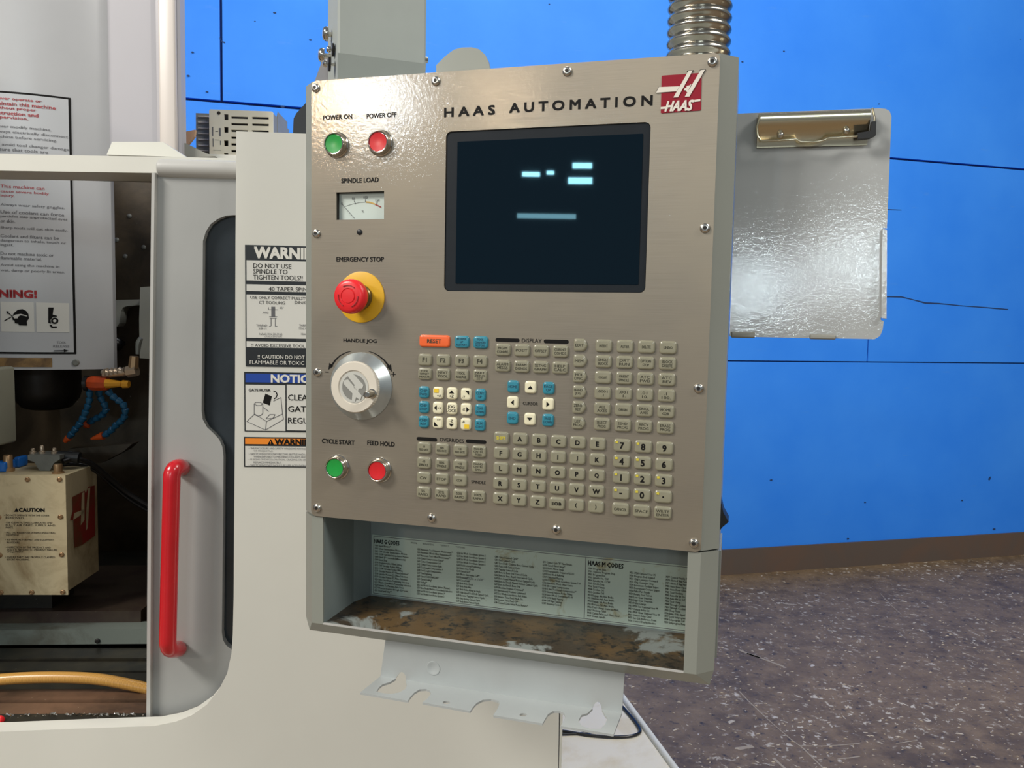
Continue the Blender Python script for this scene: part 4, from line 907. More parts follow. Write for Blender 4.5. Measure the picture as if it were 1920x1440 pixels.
x_, z_ = pl(613.5, 697.5); P_('lettering', text_mesh('-', .0050, .0010), 'black_print', x_, -.0011, z_)
x_, z_ = pl(738.3, 701.6); P_('lettering', text_mesh('+', .0056, .0056), 'black_print', x_, -.0011, z_)

# ---- keypad
KM = {}
def key_mesh(w_, h_, kind):
    k = (round(w_, 4), round(h_, 4), kind)
    if k in KM: return KM[k]
    def outl(i):
        if kind == 'arrow':
            a, b = w_ / 2 - i, h_ / 2 - i; t_ = .0042
            return rrect(-a, a - t_, -b, b, .0024, 3)[8:] + [] if False else [(-a + .002, -b), (a - t_, -b), (a - t_ + .0018, -b + .0012), (a, -.0012), (a, .0012), (a - t_ + .0018, b - .0012), (a - t_, b), (-a + .002, b), (-a + .0006, b - .0006), (-a, b - .002), (-a, -b + .002), (-a + .0006, -b + .0006)]
        return rrect(-w_ / 2 + i, w_ / 2 - i, -h_ / 2 + i, h_ / 2 - i, max(.0032 - i * .6, .001), 3)
    m_ = MB().loft([[(x, -y_, z) for x, z in outl(i)] for i, y_ in ((0, .0), (0, .0013), (.0005, .0021), (.0014, .0026), (.0022, .0027))], False, True).me('key', 35)
    KM[k] = m_; return m_
KH = .0138
GREY = ('key_grey', 'key_ink')
def key(px, py, w_, legend, kind='rect', mats=GREY, h_=KH, fit=(.74, None), bold=.012, label=None):
    x_, z_ = pl(px, py, -.002)
    o = P_('key', key_mesh(w_, h_, kind), mats[0], x_, -.0008, z_, None, label)
    if legend:
        n_ = legend.count('\n') + 1
        hh = {1: .0030 if len(legend) > 2 else .0052, 2: .0070, 3: .0090}[n_]
        if fit[1]: hh = fit[1]
        ww = w_ * fit[0] if len(legend) > 2 else None
        dx = -.001 if kind == 'arrow' else 0
        P_('key_legend', text_mesh(legend, ww, hh, bold, 'CENTER', 1, 0, 2, .95, 'C', 1.5), mats[1], x_ + dx, -.0037, z_, o)
    return o
def tri(o_xy, pts, m_='black_print'):
    pass
def mark(px, py, pts, o, m_='black_print'):
    x_, z_ = pl(px, py, -.002)
    P_('key_symbol', MB().shape([[(a * .001, b * .001) for a, b in pts]], -.0039, -.0036).me('key_symbol'), m_, x_, 0, z_, o)
def small(px, py, body, dx, dz, hgt, m_, o):
    x_, z_ = pl(px, py, -.002); P_('key_legend', text_mesh(body, None, hgt, .012), m_, x_ + dx * .001, -.0038, z_ + dz * .001, o)
TEAL = ('key_teal', 'teal_ink'); CREAM = ('key_cream', 'black_print')
key(815, 639.5, .0372, 'RESET', mats=('key_orange', 'key_ink'), fit=(.46, .0044), bold=.02, label='wide orange RESET key')
key(866.3, 641, .0172, 'POWER\nUP\nRESTART', mats=TEAL); key(901.3, 642, .0172, 'TOOL\nCHANGER\nRESTORE', mats=TEAL)
for (x_, y_), s_ in zip(((797.1, 674.6), (831.3, 675.4), (865.8, 676.4), (900.4, 677.5)), ('F1', 'F2', 'F3', 'F4')): key(x_, y_, .0168, s_, fit=(.5, .0050), bold=.02)
for (x_, y_), s_ in zip(((796.9, 700.7), (831, 701.8), (865.6, 703.2), (900.2, 704.4)), ('TOOL\nOFFSET\nMEASUR', 'NEXT\nTOOL', 'TOOL\nRELEASE', 'PART\nZERO\nSET')): key(x_, y_, .0168, s_)
JW = .0124
jog = [[(795, 735.4), (821.6, 736.6), (847.6, 737.7), (873.9, 739.1), (901, 740.5)], [(794.8, 763.3), (821.2, 764.5), (847.4, 765.9), (873.7, 767.4), (900.6, 768.8)], [(794.5, 790.9), (820.9, 792.2), (847, 793.7), (873.3, 795.2), (900.1, 796.8)]]
for r_, (a, b) in enumerate((('CHIP\nFWD', 'CLNT\nUP'), ('CHIP\nSTOP', 'CLNT\nDOWN'), ('CHIP\nREV', 'AUX\nCLNT'))):
    key(*jog[r_][0], JW, a, mats=TEAL); key(*jog[r_][4], JW, b, mats=TEAL)
UP, DN, LF, RT = [(-3, -1.8), (3, -1.8), (0, 1.8)], [(-3, 1.8), (0, -1.8), (3, 1.8)], [(-1.8, 0), (1.6, -3), (1.6, 3)], [(1.8, 0), (-1.6, 3), (-1.6, -3)]
def off(pts, dx, dz): return [(a + dx, b + dz) for a, b in pts]
def cream(r_, c_): return key(*jog[r_][c_], JW, None, mats=CREAM)
o = cream(0, 1); mark(*jog[0][1], [(-4.6, .2), (1.2, .2), (1.2, 5), (-4.6, 5)], o, 'key_yellow'); small(*jog[0][1], '+B', -1.6, 2.4, .0026, 'key_ink', o); small(*jog[0][1], '+A', 1.8, -3, .0028, 'black_print', o)
o = cream(0, 2); mark(*jog[0][2], off(UP, 0, 2), o); small(*jog[0][2], '+Z', 0, -3, .0030, 'black_print', o)
o = cream(0, 3); mark(*jog[0][3], [(-.4, 4), (4, 4), (4, -.6)], o); small(*jog[0][3], '-Y', -2.4, -3, .0028, 'black_print', o)
o = cream(1, 1); mark(*jog[1][1], off(LF, -2.6, 0), o); small(*jog[1][1], '+X', 2.4, 0, .0028, 'black_print', o)
o = cream(1, 2); small(*jog[1][2], 'JOG\nLOCK', 0, 0, .0078, 'black_print', o)
o = cream(1, 3); mark(*jog[1][3], off(RT, 2.6, 0), o); small(*jog[1][3], '-X', -2.4, 0, .0028, 'black_print', o)
o = cream(2, 1); mark(*jog[2][1], [(-4, 1), (-4, -4), (1, -4)], o); small(*jog[2][1], '+Y', 1.8, 3.4, .0026, 'black_print', o)
o = cream(2, 2); mark(*jog[2][2], off(DN, 0, -2), o); small(*jog[2][2], '-Z', 0, 3, .0030, 'black_print', o)
o = cream(2, 3); mark(*jog[2][3], [(-1.2, -5), (4.6, -5), (4.6, -.2), (-1.2, -.2)], o, 'key_yellow'); small(*jog[2][3], '-A', -2.4, 3, .0026, 'black_print', o); small(*jog[2][3], '-B', 1.8, -2.6, .0026, 'key_ink', o)
for row, ss in ((((943.2, 655.9), (978.7, 656.9), (1014.4, 658), (1050.8, 658.9)), ('PRGRM\nCONVRS', 'POSIT', 'OFFSET', 'CURNT\nCOMDS')), (((942.6, 686), (978, 687.4), (1013.8, 688.6), (1050.2, 689.8)), ('ALARM\nMESGS', 'PARAM\nDGNOS', 'SETNG\nGRAPH', 'HELP\nCALC'))):
    for (x_, y_), s_ in zip(row, ss): key(x_, y_, .0178, s_)
CW_ = .0130
key(962.1, 724.7, CW_, 'HOME', mats=TEAL); key(1028.8, 727.8, CW_, 'PAGE\nUP', mats=TEAL); key(960.8, 783.7, CW_, 'END', mats=TEAL, fit=(.6, None)); key(1027.4, 787.8, CW_, 'PAGE\nDOWN', mats=TEAL)
for (x_, y_), sh_ in (((994.9, 726), UP), ((961.3, 754.3), LF), ((1027.8, 757.7), RT), ((993.7, 785.8), DN)):
    o = key(x_, y_, CW_, None, mats=CREAM); mark(x_, y_, sh_, o)
for (x_, y_), s_ in zip(((1088.7, 647.1), (1087.9, 676.6), (1087.2, 705.8), (1086.5, 734.7), (1085.7, 763.8), (1084.9, 793)), ('EDIT', 'MEM', 'MDI\nDNC', 'HAND\nJOG', 'ZERO\nRET', 'LIST\nPROG')): key(x_, y_, .0148, s_, 'arrow', fit=(.62, None))
grid = [((1132, 648.5), (1172, 649.6), (1212.2, 650.6), (1252.7, 651.8)), ((1131.4, 678), (1171, 679.3), (1211, 680.6), (1251.5, 681.9)), ((1130.7, 707.7), (1170.1, 708.9), (1210, 710.4), (1250.4, 711.9)), ((1130, 737), (1169.3, 738.5), (1209, 740.1), (1249.4, 741.9)), ((1129.3, 766.2), (1168.4, 768), (1208, 769.8), (1248.4, 771.9)), ((1128.6, 795.3), (1167.6, 797.4), (1207, 799.5), (1247.4, 801.8))]
gl = [('INSERT', 'ALTER', 'DELETE', 'UNDO'), ('SINGLE\nBLOCK', 'DRY\nRUN', 'OPTION\nSTOP', 'BLOCK\nDELETE'), ('COOLNT', 'ORIENT\nSPINDLE', 'ATC\nFWD', 'ATC\nREV'), ('.0001\n.1', '.001\n1.', '.01\n10.', '.1\n100.'), ('ALL\nAXES', 'ORIGIN', 'SINGL\nAXIS', 'HOME\nG28'), ('SELECT\nPROG', 'SEND\nPROG', 'RECV\nPROG', 'ERASE\nPROG')]
for row, ss in zip(grid, gl):
    for (x_, y_), s_ in zip(row, ss): key(x_, y_, .0180, s_, fit=(.6 if '\n' in s_ else .5, None))
ov = [((795.3, 839.7), (829.1, 842), (863, 844.3), (898, 846.7)), ((795, 867.8), (828.8, 870.2), (862.8, 872.5), (897.6, 875)), ((794.7, 895.5), (828.5, 897.9), (862.5, 900.4)), ((794.4, 923), (828.2, 925.6), (862.1, 928.2), (896.6, 930.9))]
ol = [('-10\nFEED RATE', '100%\nFEED RATE', '+10\nFEED RATE', 'HAND\nCNTRL\nFEED'), ('-10\nSPINDLE', '100%\nSPINDLE', '+10\nSPINDLE', 'HAND\nCNTRL\nSPIN'), ('CW', 'STOP', 'CCW'), ('5%\nRAPID', '25%\nRAPID', '50%\nRAPID', '100%\nRAPID')]
for row, ss in zip(ov, ol):
    for (x_, y_), s_ in zip(row, ss): key(x_, y_, .0168, s_, fit=(.7 if len(s_) > 3 else .4, .0034 if s_ == 'CW' else None))
al = [((940.2, 821), (975.2, 822.9), (1010.9, 825.1), (1047.3, 827.7), (1083.4, 829.9), (1120.5, 832.3)), ((939.8, 849.3), (974.7, 851.6), (1010.4, 854.2), (1046.5, 856.8), (1082.7, 859.2), (1119.9, 861.9)), ((939.3, 877.7), (974.1, 880.4), (1009.9, 883), (1045.7, 885.9), (1081.9, 888.6), (1119.1, 891.5)), ((938.7, 906.2), (973.5, 909), (1009, 911.9), (1044.9, 915), (1081.2, 918), (1118.3, 921.1)), ((938.3, 934.4), (973, 937.5), (1008.3, 940.7), (1044.2, 944), (1080.5, 947), (1117.5, 950.3))]
aa = [('SHIFT', 'A', 'B', 'C', 'D', 'E'), tuple('FGHIJK'), tuple('LMNOPQ'), tuple('RSTUVW'), ('X', 'Y', 'Z', 'EOB', '(', ')')]
for row, ss in zip(al, aa):
    for (x_, y_), s_ in zip(row, ss):
        key(x_, y_, .0176, s_, mats=('key_grey', 'yellow_ink') if s_ == 'SHIFT' else ('key_grey', 'black_print'), fit=(.6, .0034 if len(s_) > 1 else .0050), bold=.03)
nu = [((1166.5, 835), (1206.2, 837.7), (1246, 840.4)), ((1165.6, 864.9), (1205.2, 867.9), (1245, 870.9)), ((1164.8, 894.9), (1204.5, 898), (1244.3, 901.2)), ((1164.1, 924.7), (1203.8, 928), (1243.5, 931.4)), ((1163.4, 954.5), (1202.8, 958), (1242.7, 961.6))]
nl = [('7', '8', '9'), ('4', '5', '6'), ('1', '2', '3'), ('-', '0', '.'), ('CANCEL', 'SPACE', 'WRITE\nENTER')]
for r_, (row, ss) in enumerate(zip(nu, nl)):
    for c_, ((x_, y_), s_) in enumerate(zip(row, ss)):
        o = key(x_, y_, .0186, s_, mats=('key_grey', 'black_print') if len(s_) == 1 else GREY, fit=(.74, {'-': .0009, '.': .0013}.get(s_, .0066 if len(s_) == 1 else None)), bold=.03 if len(s_) == 1 else .012)
        if len(s_) == 1 and s_ not in '96': mark(x_, y_, [(-7, 2.2), (-4.2, 2.2), (-4.2, 4.6), (-7, 4.6)], o, 'yellow_ink')

# ---- lower compartment
zl0, zl1 = -.670, -ph
inx0, inx1, inz0 = .0153, .4505, -.652
BK = .110
lh = [(-ch, DEP), (-ch, ch), (0, 0.0008), (inx0, .0008), (inx0, .006), (inx0 - .004, BK), (inx0 - .004, DEP)]
P_('compartment_post', MB().shape([[(-ch, ch), (0, .0008), (inx0, .0008), (inx0, DEP), (-ch, DEP)]], zl0 + ch, zl1 - .001, 'xy').me('post_left'), 'housing_grey')
P_('compartment_post', MB().shape([[(inx1, .0008), (pw, .0008), (pw + ch, ch), (pw + ch, DEP), (inx1, DEP)]], zl0 + ch, zl1 - .001, 'xy').me('post_right'), 'housing_grey')
# tray with chamfered bottom lip
z1, z0 = zl0 + ch, zl0
tb = MB().add([(0, .0008, z1), (pw, .0008, z1), (pw + ch, ch, z1), (pw + ch, DEP, z1), (-ch, DEP, z1), (-ch, ch, z1), (-ch + .004, ch + .002, z0), (pw + ch - .004, ch + .002, z0), (pw + ch - .004, DEP, z0), (-ch + .004, DEP, z0)],
              [(0, 1, 7, 6), (1, 2, 7), (0, 6, 5), (2, 3, 8, 7), (5, 6, 9, 4), (6, 7, 8, 9), (3, 4, 9, 8), (0, 5, 4, 3, 2, 1)])
P_('compartment_base', tb.me('compartment_base'), 'housing_grey')
P_('tray', MB().box(inx0, inx1, .0035, BK, z1, z1 + .0012).me('tray'), 'tray_stained', label='oil and rust stained tray')
P_('tray_lip', MB().box(inx0, inx1, .0008, .0030, z1 - .0004, z1 + .0016).me('tray_lip'), 'door_edge')
P_('compartment_back', MB().box(inx0, inx1, BK, BK + .004, z1, zl1).me('compartment_back'), 'housing_inside')
P_('compartment_roof', MB().box(inx0, inx1, .006, BK, zl1 - .002, zl1).me('compartment_roof'), 'housing_inside')
ws = pl(666, 1115, .085)
P_('compartment_side', MB().shape([[(inx0 - .0001, .004), (inx0 + .0012, .004), (inx0 + .0012, .080), (inx0 + .011, BK - .001), (inx0, BK)]], z1 + .0012, zl1 - .002, 'xy').me('compartment_side'), 'housing_inside')
# code chart on the back wall
cy = BK - .0006
cx0, czt = pl(698.5, 1002, BK); cx1 = inx1 - .001; _, czb = pl(699.6, 1114, BK)
chart = P_('code_chart', MB().shape([[(cx0, czb), (cx1, czb), (cx1, czt), (cx0, czt)]], cy, BK).me('code_chart'), 'chart_paper', label='printed G code and M code chart')
for x0, x1, z0_, z1_ in ((cx0 + .002, cx1, czt - .0022, czt - .0016), (cx0 + .002, cx1, czb + .0016, czb + .0022), (cx0 + .002, cx0 + .0026, czb + .002, czt - .002), (pl(1097, 1080, BK)[0], pl(1097, 1080, BK)[0] + .0008, czb + .002, czt - .002)):
    P_('chart_rule', MB().shape([[(x0, z0_), (x1, z0_), (x1, z1_), (x0, z1_)]], cy - .0004, cy).me('chart_rule'), 'grey_print', 0, 0, 0, chart)
def ctext(body, px, py, w_, h_, m_='key_ink', bold=.0, anchor='TL'):
    x_, z_ = pl(px, py, BK); P_('lettering', text_mesh(body, w_, h_, bold, 'LEFT', 1, 0, 1, 1, anchor), m_, x_, cy - .0006, z_, chart)
ctext('HAAS G CODES', 703, 1014, .0360, .0056, 'black_print', .02, 'L'); ctext('HAAS M CODES', 1103, 1055, .0440, .0060, 'black_print', .02, 'L')
for s_, px, py, w_ in (('MODAL', 771, 1017, .009), ('NON-MODAL', 793, 1019, .016), ('*DEFAULT', 826, 1022, .012), ('**OPTIONAL', 855, 1025, .013)): ctext(s_, px, py, w_, .0024, 'grey_print', 0, 'L')
G1 = ['G00 Rapid Motion*', 'G01 Linear Interpolation Motion', 'G02 CW Circular Interpolation Motion', 'G03 CCW Circular Interpolation Motion', 'G04 Dwell (P = seconds.milliseconds)', 'G09 Exact Stop', 'G10 Programmable Offset Setting', 'G12 CW Circular Pocket Milling', 'G13 CCW Circular Pocket Milling', 'G17 Circular Motion XY Plane Selection*', 'G18 Circular Motion ZX Plane Selection', 'G19 Circular Motion YZ Plane Selection', 'G20 Inch Coordinate Positioning Selection', 'G21 Metric Coordinate Positioning Selection', 'G28 Return To Machine Zero Point', 'G29 Move to location through G29 point', 'G31 Feed until skip**']
G2 = ['G35 Automatic Tool Diameter Measurement**', 'G36 Automatic Work Offset Measurement**', 'G37 Automatic Tool Offset Measurement**', 'G40 Cutter Compensation Cancel*', 'G41 Cutter Compensation Left', 'G42 Cutter Compensation Right', 'G43 Tool Length Compensation +', 'G44 Tool Length Compensation -', 'G47 Text Engraving', 'G49 Cancel G43/G44/G143*', 'G50 Cancel Scaling*', 'G51 Scaling**', 'G52 Set Work Coordinate System (Yasnac)', 'G53 Non Modal Machine Coordinate Selection', 'G54 Set Work Coordinate System 1*', 'G55 Set Work Coordinate System 2']
G3 = ['G56 Set Work Coordinate System 3', 'G57 Set Work Coordinate System 4', 'G58 Set Work Coordinate System 5', 'G59 Set Work Coordinate System 6', 'G60 Unidirectional Positioning', 'G61 Exact Stop Modal', 'G64 Cancel G61*', 'G65 Macro Subroutine Call**', 'G68 Rotation**', 'G69 Cancel G68*', 'G70 Bolt Hole Circle', 'G71 Bolt Hole Arc', 'G72 Bolt Holes Along an Angle', 'G73 High Speed Peck Drill Canned Cycle', 'G74 Reverse Tapping Canned Cycle', 'G76 Fine Boring Canned Cycle', 'G77 Back Bore Canned Cycle']
G4 = ['G80 Cancel Canned Cycle*', 'G81 Drill Canned Cycle', 'G82 Spot Drill / Counter Bore Canned Cycle', 'G83 Peck Drill Canned Cycle', 'G84 Tapping Canned Cycle', 'G85 Bore In, Bore Out Canned Cycle', 'G86 Bore In, Stop, Rapid Out Canned Cycle', 'G87 Bore In and Manual Retract Canned Cycle', 'G88 Bore In, Dwell, Manual Retract Canned Cycle', 'G89 Bore In, Dwell, Bore Out', 'G90 Absolute Position Command*', 'G91 Incremental Position Command', 'G92 Set Work Coordinate Shift Value', 'G93 Inverse Time Feed Mode On', 'G94 Inverse Time Feed Off*', 'G98 Canned Cycle Initial Point Return*']
G5 = ['G99 Canned Cycle "R" Plane Return', 'G100 Cancel Mirror Image*', 'G101 Enable Mirror Image', 'G102 Programmable Output to RS-232', 'G103 Limit Block Buffering', 'G107 Cylindrical Mapping', 'G110-G129 Set Work Coordinate System 7-26', 'G136 Automatic Work Offset Centre', 'G141 3D+ Cutter Compensation', 'G143 5 Axis Tool Length Compensation**', 'G150 General Purpose Pocket Milling', 'G154 Select Work Coordinates P1-99', 'G174 CCW Rigid Tapping', 'G184 CW Rigid Tapping', 'G187 Accuracy Control']
M1 = ['M00 Program Stop', 'M01 Optional Program Stop', 'M02 Program End', 'M03 Spindle On, CW', 'M04 Spindle On, CCW', 'M05 Spindle Stop', 'M06 Tool Change', 'M08 Coolant On', 'M09 Coolant Off', 'M10 Engage 4th Axis Brake', 'M11 Release 4th Axis Brake', 'M12 Engage 5th Axis Brake', 'M13 Release 5th Axis Brake', 'M16 Tool Change (same as M06)', 'M17 Unclamp Pallet', 'M18 Clamp Pallet and Close Door', 'M19 Orient Spindle']
M2 = ['M21-M28 Optional User M', 'M30 Program End, Rewind', 'M31 Chip Conveyor Forward', 'M33 Chip Conveyor Stop', 'M34 Increment Coolant Spigot', 'M35 Decrement Coolant Spigot', 'M36 Pallet Part Ready', 'M39 Rotate Tool Turret', 'M41 Low Gear Override', 'M42 High Gear Override', 'M50 Pallet Change', 'M51-M58 Set Optional User M', 'M59 Output Relay Set', 'M61-M68 Clear Optional User M', 'M69 Output Relay Clear', 'M75 Set G35 Reference Point', 'M76 Control Display Inactive']
M3 = ['M77 Control Display Active', 'M78 Alarm if Skip Found', 'M79 Alarm if Skip Not Found', 'M80 Auto Door Open', 'M81 Auto Door Close', 'M82 Tool Unclamp', 'M83 Auto Air Jet On', 'M84 Auto Air Jet Off', 'M86 Tool Clamp', 'M88 Through Coolant On', 'M89 Through Coolant Off', 'M95 Sleep Mode', 'M96 Jump If No Signal', 'M97 Local Subprogram Call', 'M98 Subprogram Call', 'M99 Subprogram Return']
for L_, px, py, x1px, hgt in ((G1, 703.5, 1020, 772, .0655), (G2, 783, 1027, 850, .0640), (G3, 857, 1034, 918, .0680), (G4, 928, 1041, 1010, .0640), (G5, 1018, 1051, 1090, .0570), (M1, 1104, 1063, 1165, .0640), (M2, 1181, 1071, 1240, .0640), (M3, 1249, 1079, 1300, .0600)):
    ctext('\n'.join(L_), px, py, pl(x1px, py, BK)[0] - pl(px, py, BK)[0], hgt, 'key_ink', .012)
a = pl(890, 1085, BK); P_('lettering', text_mesh('10/32in x 1.00"', .026, .0032, 0, 'LEFT', 1, .3), 'grey_print', a[0], cy - .0008, a[1], chart)
# lifting tab on top, rocker switch on the side
q = [pl(*p, .11) for p in [(818, 150), (818, 122), (835, 105), (851, 93), (866, 89), (884, 88.5), (898, 92), (909, 102), (916, 116), (919, 130), (919, 145)]]
P_('lifting_tab', MB().shape([q], .11, .114).me('lifting_tab'), 'housing_grey')
sz0 = pl(1350, 988, .06)[1]; sz1 = pl(1350, 935, .06)[1]; xs = pw + ch
sw = MB().add([(xs, .045, sz0), (xs, .075, sz0), (xs, .075, sz1), (xs, .045, sz1), (xs + .003, .045, sz0 + .004), (xs + .003, .075, sz0 + .004), (xs + .009, .075, sz0 + .010), (xs + .009, .045, sz0 + .010), (xs + .003, .045, sz1 - .012), (xs + .003, .075, sz1 - .012)],
              [(0, 1, 5, 4), (4, 5, 6, 7), (7, 6, 9, 8), (8, 9, 2, 3), (0, 4, 7, 8, 3), (1, 2, 9, 6, 5), (0, 3, 2, 1)])
P_('rocker_switch', sw.me('rocker_switch'), 'black_plastic')
P_('side_cover', MB().box(xs, xs + .002, .060, .140, -.655, -.53).me('side_cover'), 'housing_grey')

# ================================================================== THINGS FIXED TO THE PENDANT
# support arm (turned against the pendant)
AYAW = math.radians(18.6)
AO = hit(633, 112, PM @ Vector((0, .055, 0)), PB); AO.z = PO.z
AMx = Matrix.Translation(AO) @ Matrix.Rotation(AYAW, 4, 'Z')
AU, AB = Vector((math.cos(AYAW), math.sin(AYAW), 0)), Vector((-math.sin(AYAW), math.cos(AYAW), 0))
def aq(px, py, dep=0.0):
    q_ = hit(px, py, AO + AB * dep, AB) - AO; return q_.dot(AU), q_.z
aw0, aw1 = 0.0, aq(799.5, 60)[0]; ADp = .12
arm = thing('support_arm', 'grey steel box arm with side bolts, carrying the control pendant', 'support arm', AMx @ T(aw1 / 2, ADp / 2, 0.0))
zt2 = aq(700, -420)[1]; zk0, zk1 = aq(633, 100)[1], aq(799, 118)[1]; zk = (zk0 + zk1) / 2
put('arm_tube', MB().shape([[(aw0 + .003, 0), (aw1 - .003, 0), (aw1, .003), (aw1, ADp), (aw0, ADp), (aw0, .003)]], zk, zt2, 'xy').me('arm_tube'), 'arm_grey', arm, AMx)
put('arm_foot', MB().add([(aw0, 0, zk), (aw1, 0, zk), (aw1 - .001, .010, .0005), (aw0 + .001, .010, .0005), (aw0, ADp, zk), (aw1, ADp, zk), (aw1 - .001, ADp, .0005), (aw0 + .001, ADp, .0005)],
    [(0, 1, 2, 3), (1, 5, 6, 2), (4, 0, 3, 7), (5, 4, 7, 6), (3, 2, 6, 7), (0, 4, 5, 1)]).me('arm_foot'), 'arm_grey', arm, AMx)
q = [aq(*p, .125) for p in [(640, 160), (588, 160), (592, 147), (601, 122), (606, 105), (640, 105)]]
put('gusset_plate', MB().shape([q], ADp + .001, ADp + .005).me('gusset_plate'), 'column_lilac', arm, AMx)
def bolt(px, py, rad, length, washer, dep):
    x_, z_ = aq(px, py, dep)
    o = put('bolt', MB().lathe([(rad * .35, min(x_, 0) - .002), (rad * .35, 0), (rad, .0005), (rad, length * .5), (rad * .8, length * .85), (rad * .4, length)], 18, True, True, '-x').me('bolt', 40), 'chrome', arm, AMx @ T(x_, dep, z_))
    if washer: put('washer', MB().lathe([(rad * 1.9, -.0035), (rad * 1.9, -.001)], 18, True, True, '-x').me('washer'), 'socket_dark', o, AMx @ T(x_, dep, z_))
bolt(616, 64, .0092, .008, False, .07); bolt(608, 104, .0092, .008, False, .08); bolt(621, 93, .0042, .006, True, .03); bolt(614, 120, .0046, .006, True, .03)
x_, z_ = aq(801, 112, .004); put('bolt', MB().lathe([(.004, 0), (.004, .003), (.002, .004)], 12, True, True, '+x').me('bolt'), 'chrome', arm, AMx @ T(aw1, .006, z_))
# corrugated conduit
cxx, _ = pl(1310.5, 60, .075); zpx = lambda py: pl(1310, py, .075)[1]
R0, R1 = .0308, .0352
zA = zpx(103); pitch = (zpx(20) - zpx(86)) / 3
prof = [(.0338, .0005), (.0338, zpx(99) )]
z_ = zpx(99)
prof = [(.0345, .0004), (.0335, .004)]
zz = .004
for i in range(26):
    for s_ in range(8):
        u_ = s_ / 8; prof.append((R0 + (R1 - R0) * (0.5 - 0.5 * math.cos(2 * math.pi * u_)) ** .8, zz + pitch * (i + u_)))
cd = MB().lathe(prof, 40, True, True, 'z').me('conduit', 60)
tag(put('conduit', cd, 'galvanised', None, PM @ T(cxx, .075, 0)), 'corrugated steel conduit rising from the pendant top', 'conduit')
# clipboard
CTILT = math.radians(-3.5)
CY, CXo, CYo, CZo = 0.2121629, 0.25145661, 0.93, 1.69188089
CMx = Matrix.Translation(Vector((CXo, CYo, CZo))) @ Matrix.Rotation(-CY, 4, 'Z') @ Matrix.Rotation(CTILT, 4, 'X')
CU, CB, CV = [(CMx.to_3x3() @ Vector(a_)) for a_ in ((1, 0, 0), (0, 1, 0), (0, 0, 1))]; CO = Vector((CXo, CYo, CZo))
def cq(px, py, dep=0.0):
    q_ = hit(px, py, CO + CB * dep, CB) - CO; return q_.dot(CU), q_.dot(CV)
cb = thing('clipboard', 'grey metal clipboard with chrome spring clip, mounted on the pendant side', 'clipboard', CMx @ T(.08, 0, -.253))
bo = [cq(*p) for p in [(1367.5, 631), (1383, 213), (1648, 203), (1660, 204), (1668, 208), (1671.5, 218), (1663, 428), (1655, 428), (1652, 470), (1651.5, 600), (1657, 602), (1655, 618), (1650, 630), (1640, 636), (1567, 634.5), (1565, 632), (1519, 631), (1517, 634), (1416, 632), (1414, 629), (1374, 628)]]
put('board', MB().shape([bo], 0.0, .0018).me('board'), 'clip_grey', cb, CMx)
for x0, x1, y0, y1 in ((1371, 1415, 622, 634), (1518, 1566, 627, 637)):
    a = cq(x0, y0); b = cq(x1, y1); put('edge_tab', MB().box(a[0], b[0], -.004, -.0002, b[1], a[1], .0012).me('edge_tab', 40), 'unit_grey', cb, CMx)
sl_ = [cq(*p, -.003) for p in [(1654, 430), (1662, 432), (1661, 598), (1651.5, 596), (1652.5, 470)]]
put('edge_flange', MB().shape([sl_], -.006, -.0002).me('edge_flange'), 'clip_grey', cb, CMx)
# spring clip: bent channel
k0 = cq(1424, 212, -.012); k1 = cq(1631, 202, -.012)
zt3 = (k0[1] + k1[1]) / 2; cw0, cw1 = cq(1421, 240, -.01)[0], cq(1630, 240, -.01)[0]
prof2 = [(-.0004, -.002), (-.010, .0000), (-.0145, -.003), (-.0150, -.007), (-.0120, -.0155), (-.0100, -.0175), (-.0040, -.0300), (-.0030, -.0370), (-.0020, -.0370), (-.0028, -.0300), (-.0088, -.0172), (-.0135, -.007), (-.0128, -.0042), (-.010, -.0022), (-.0004, -.0040)]
cm = MB().loft([[(cw0, y_, zt3 + z_) for y_, z_ in prof2], [(cw1, y_, zt3 + z_) for y_, z_ in prof2]], True, True)
sc_ = put('spring_clip', cm.me('spring_clip', 30), 'brass_chrome', cb, CMx, 'shiny chrome spring clip')
wp_ = [cq(*p, -.012) for p in [(1425, 218), (1419, 240), (1420, 258), (1427, 267), (1470, 265), (1492, 263), (1500, 268), (1524, 269), (1545, 265), (1552, 261), (1605, 258), (1632, 254), (1638, 245), (1638, 222), (1634, 205)]]
put('wire_loop', MB().tube([Vector((x_, -.0165, z_)) for x_, z_ in wp_], .0011, 8).me('wire_loop', 60), 'brass_chrome', sc_, CMx)
a = cq(1606, 232, -.014); b = cq(1641, 262, -.014)
put('rubber_sleeve', MB().shape([[cq(*p, -.014) for p in [(1606, 252), (1630, 248), (1632, 231), (1641, 230), (1640, 256), (1630, 261), (1607, 263)]]], -.0195, -.0135).me('rubber_sleeve'), 'black_rubber', sc_, CMx)
for px, py in ((1464, 252), (1588, 244), (1526, 227)):
    x_, z_ = cq(px, py, -.012); put('rivet', MB().lathe([(.0036, -.006), (.0036, .003), (.0026, .0048), (.001, .0055)], 14, True, True).me('rivet', 50), 'chrome', sc_, CMx @ T(x_, -.0075, z_))
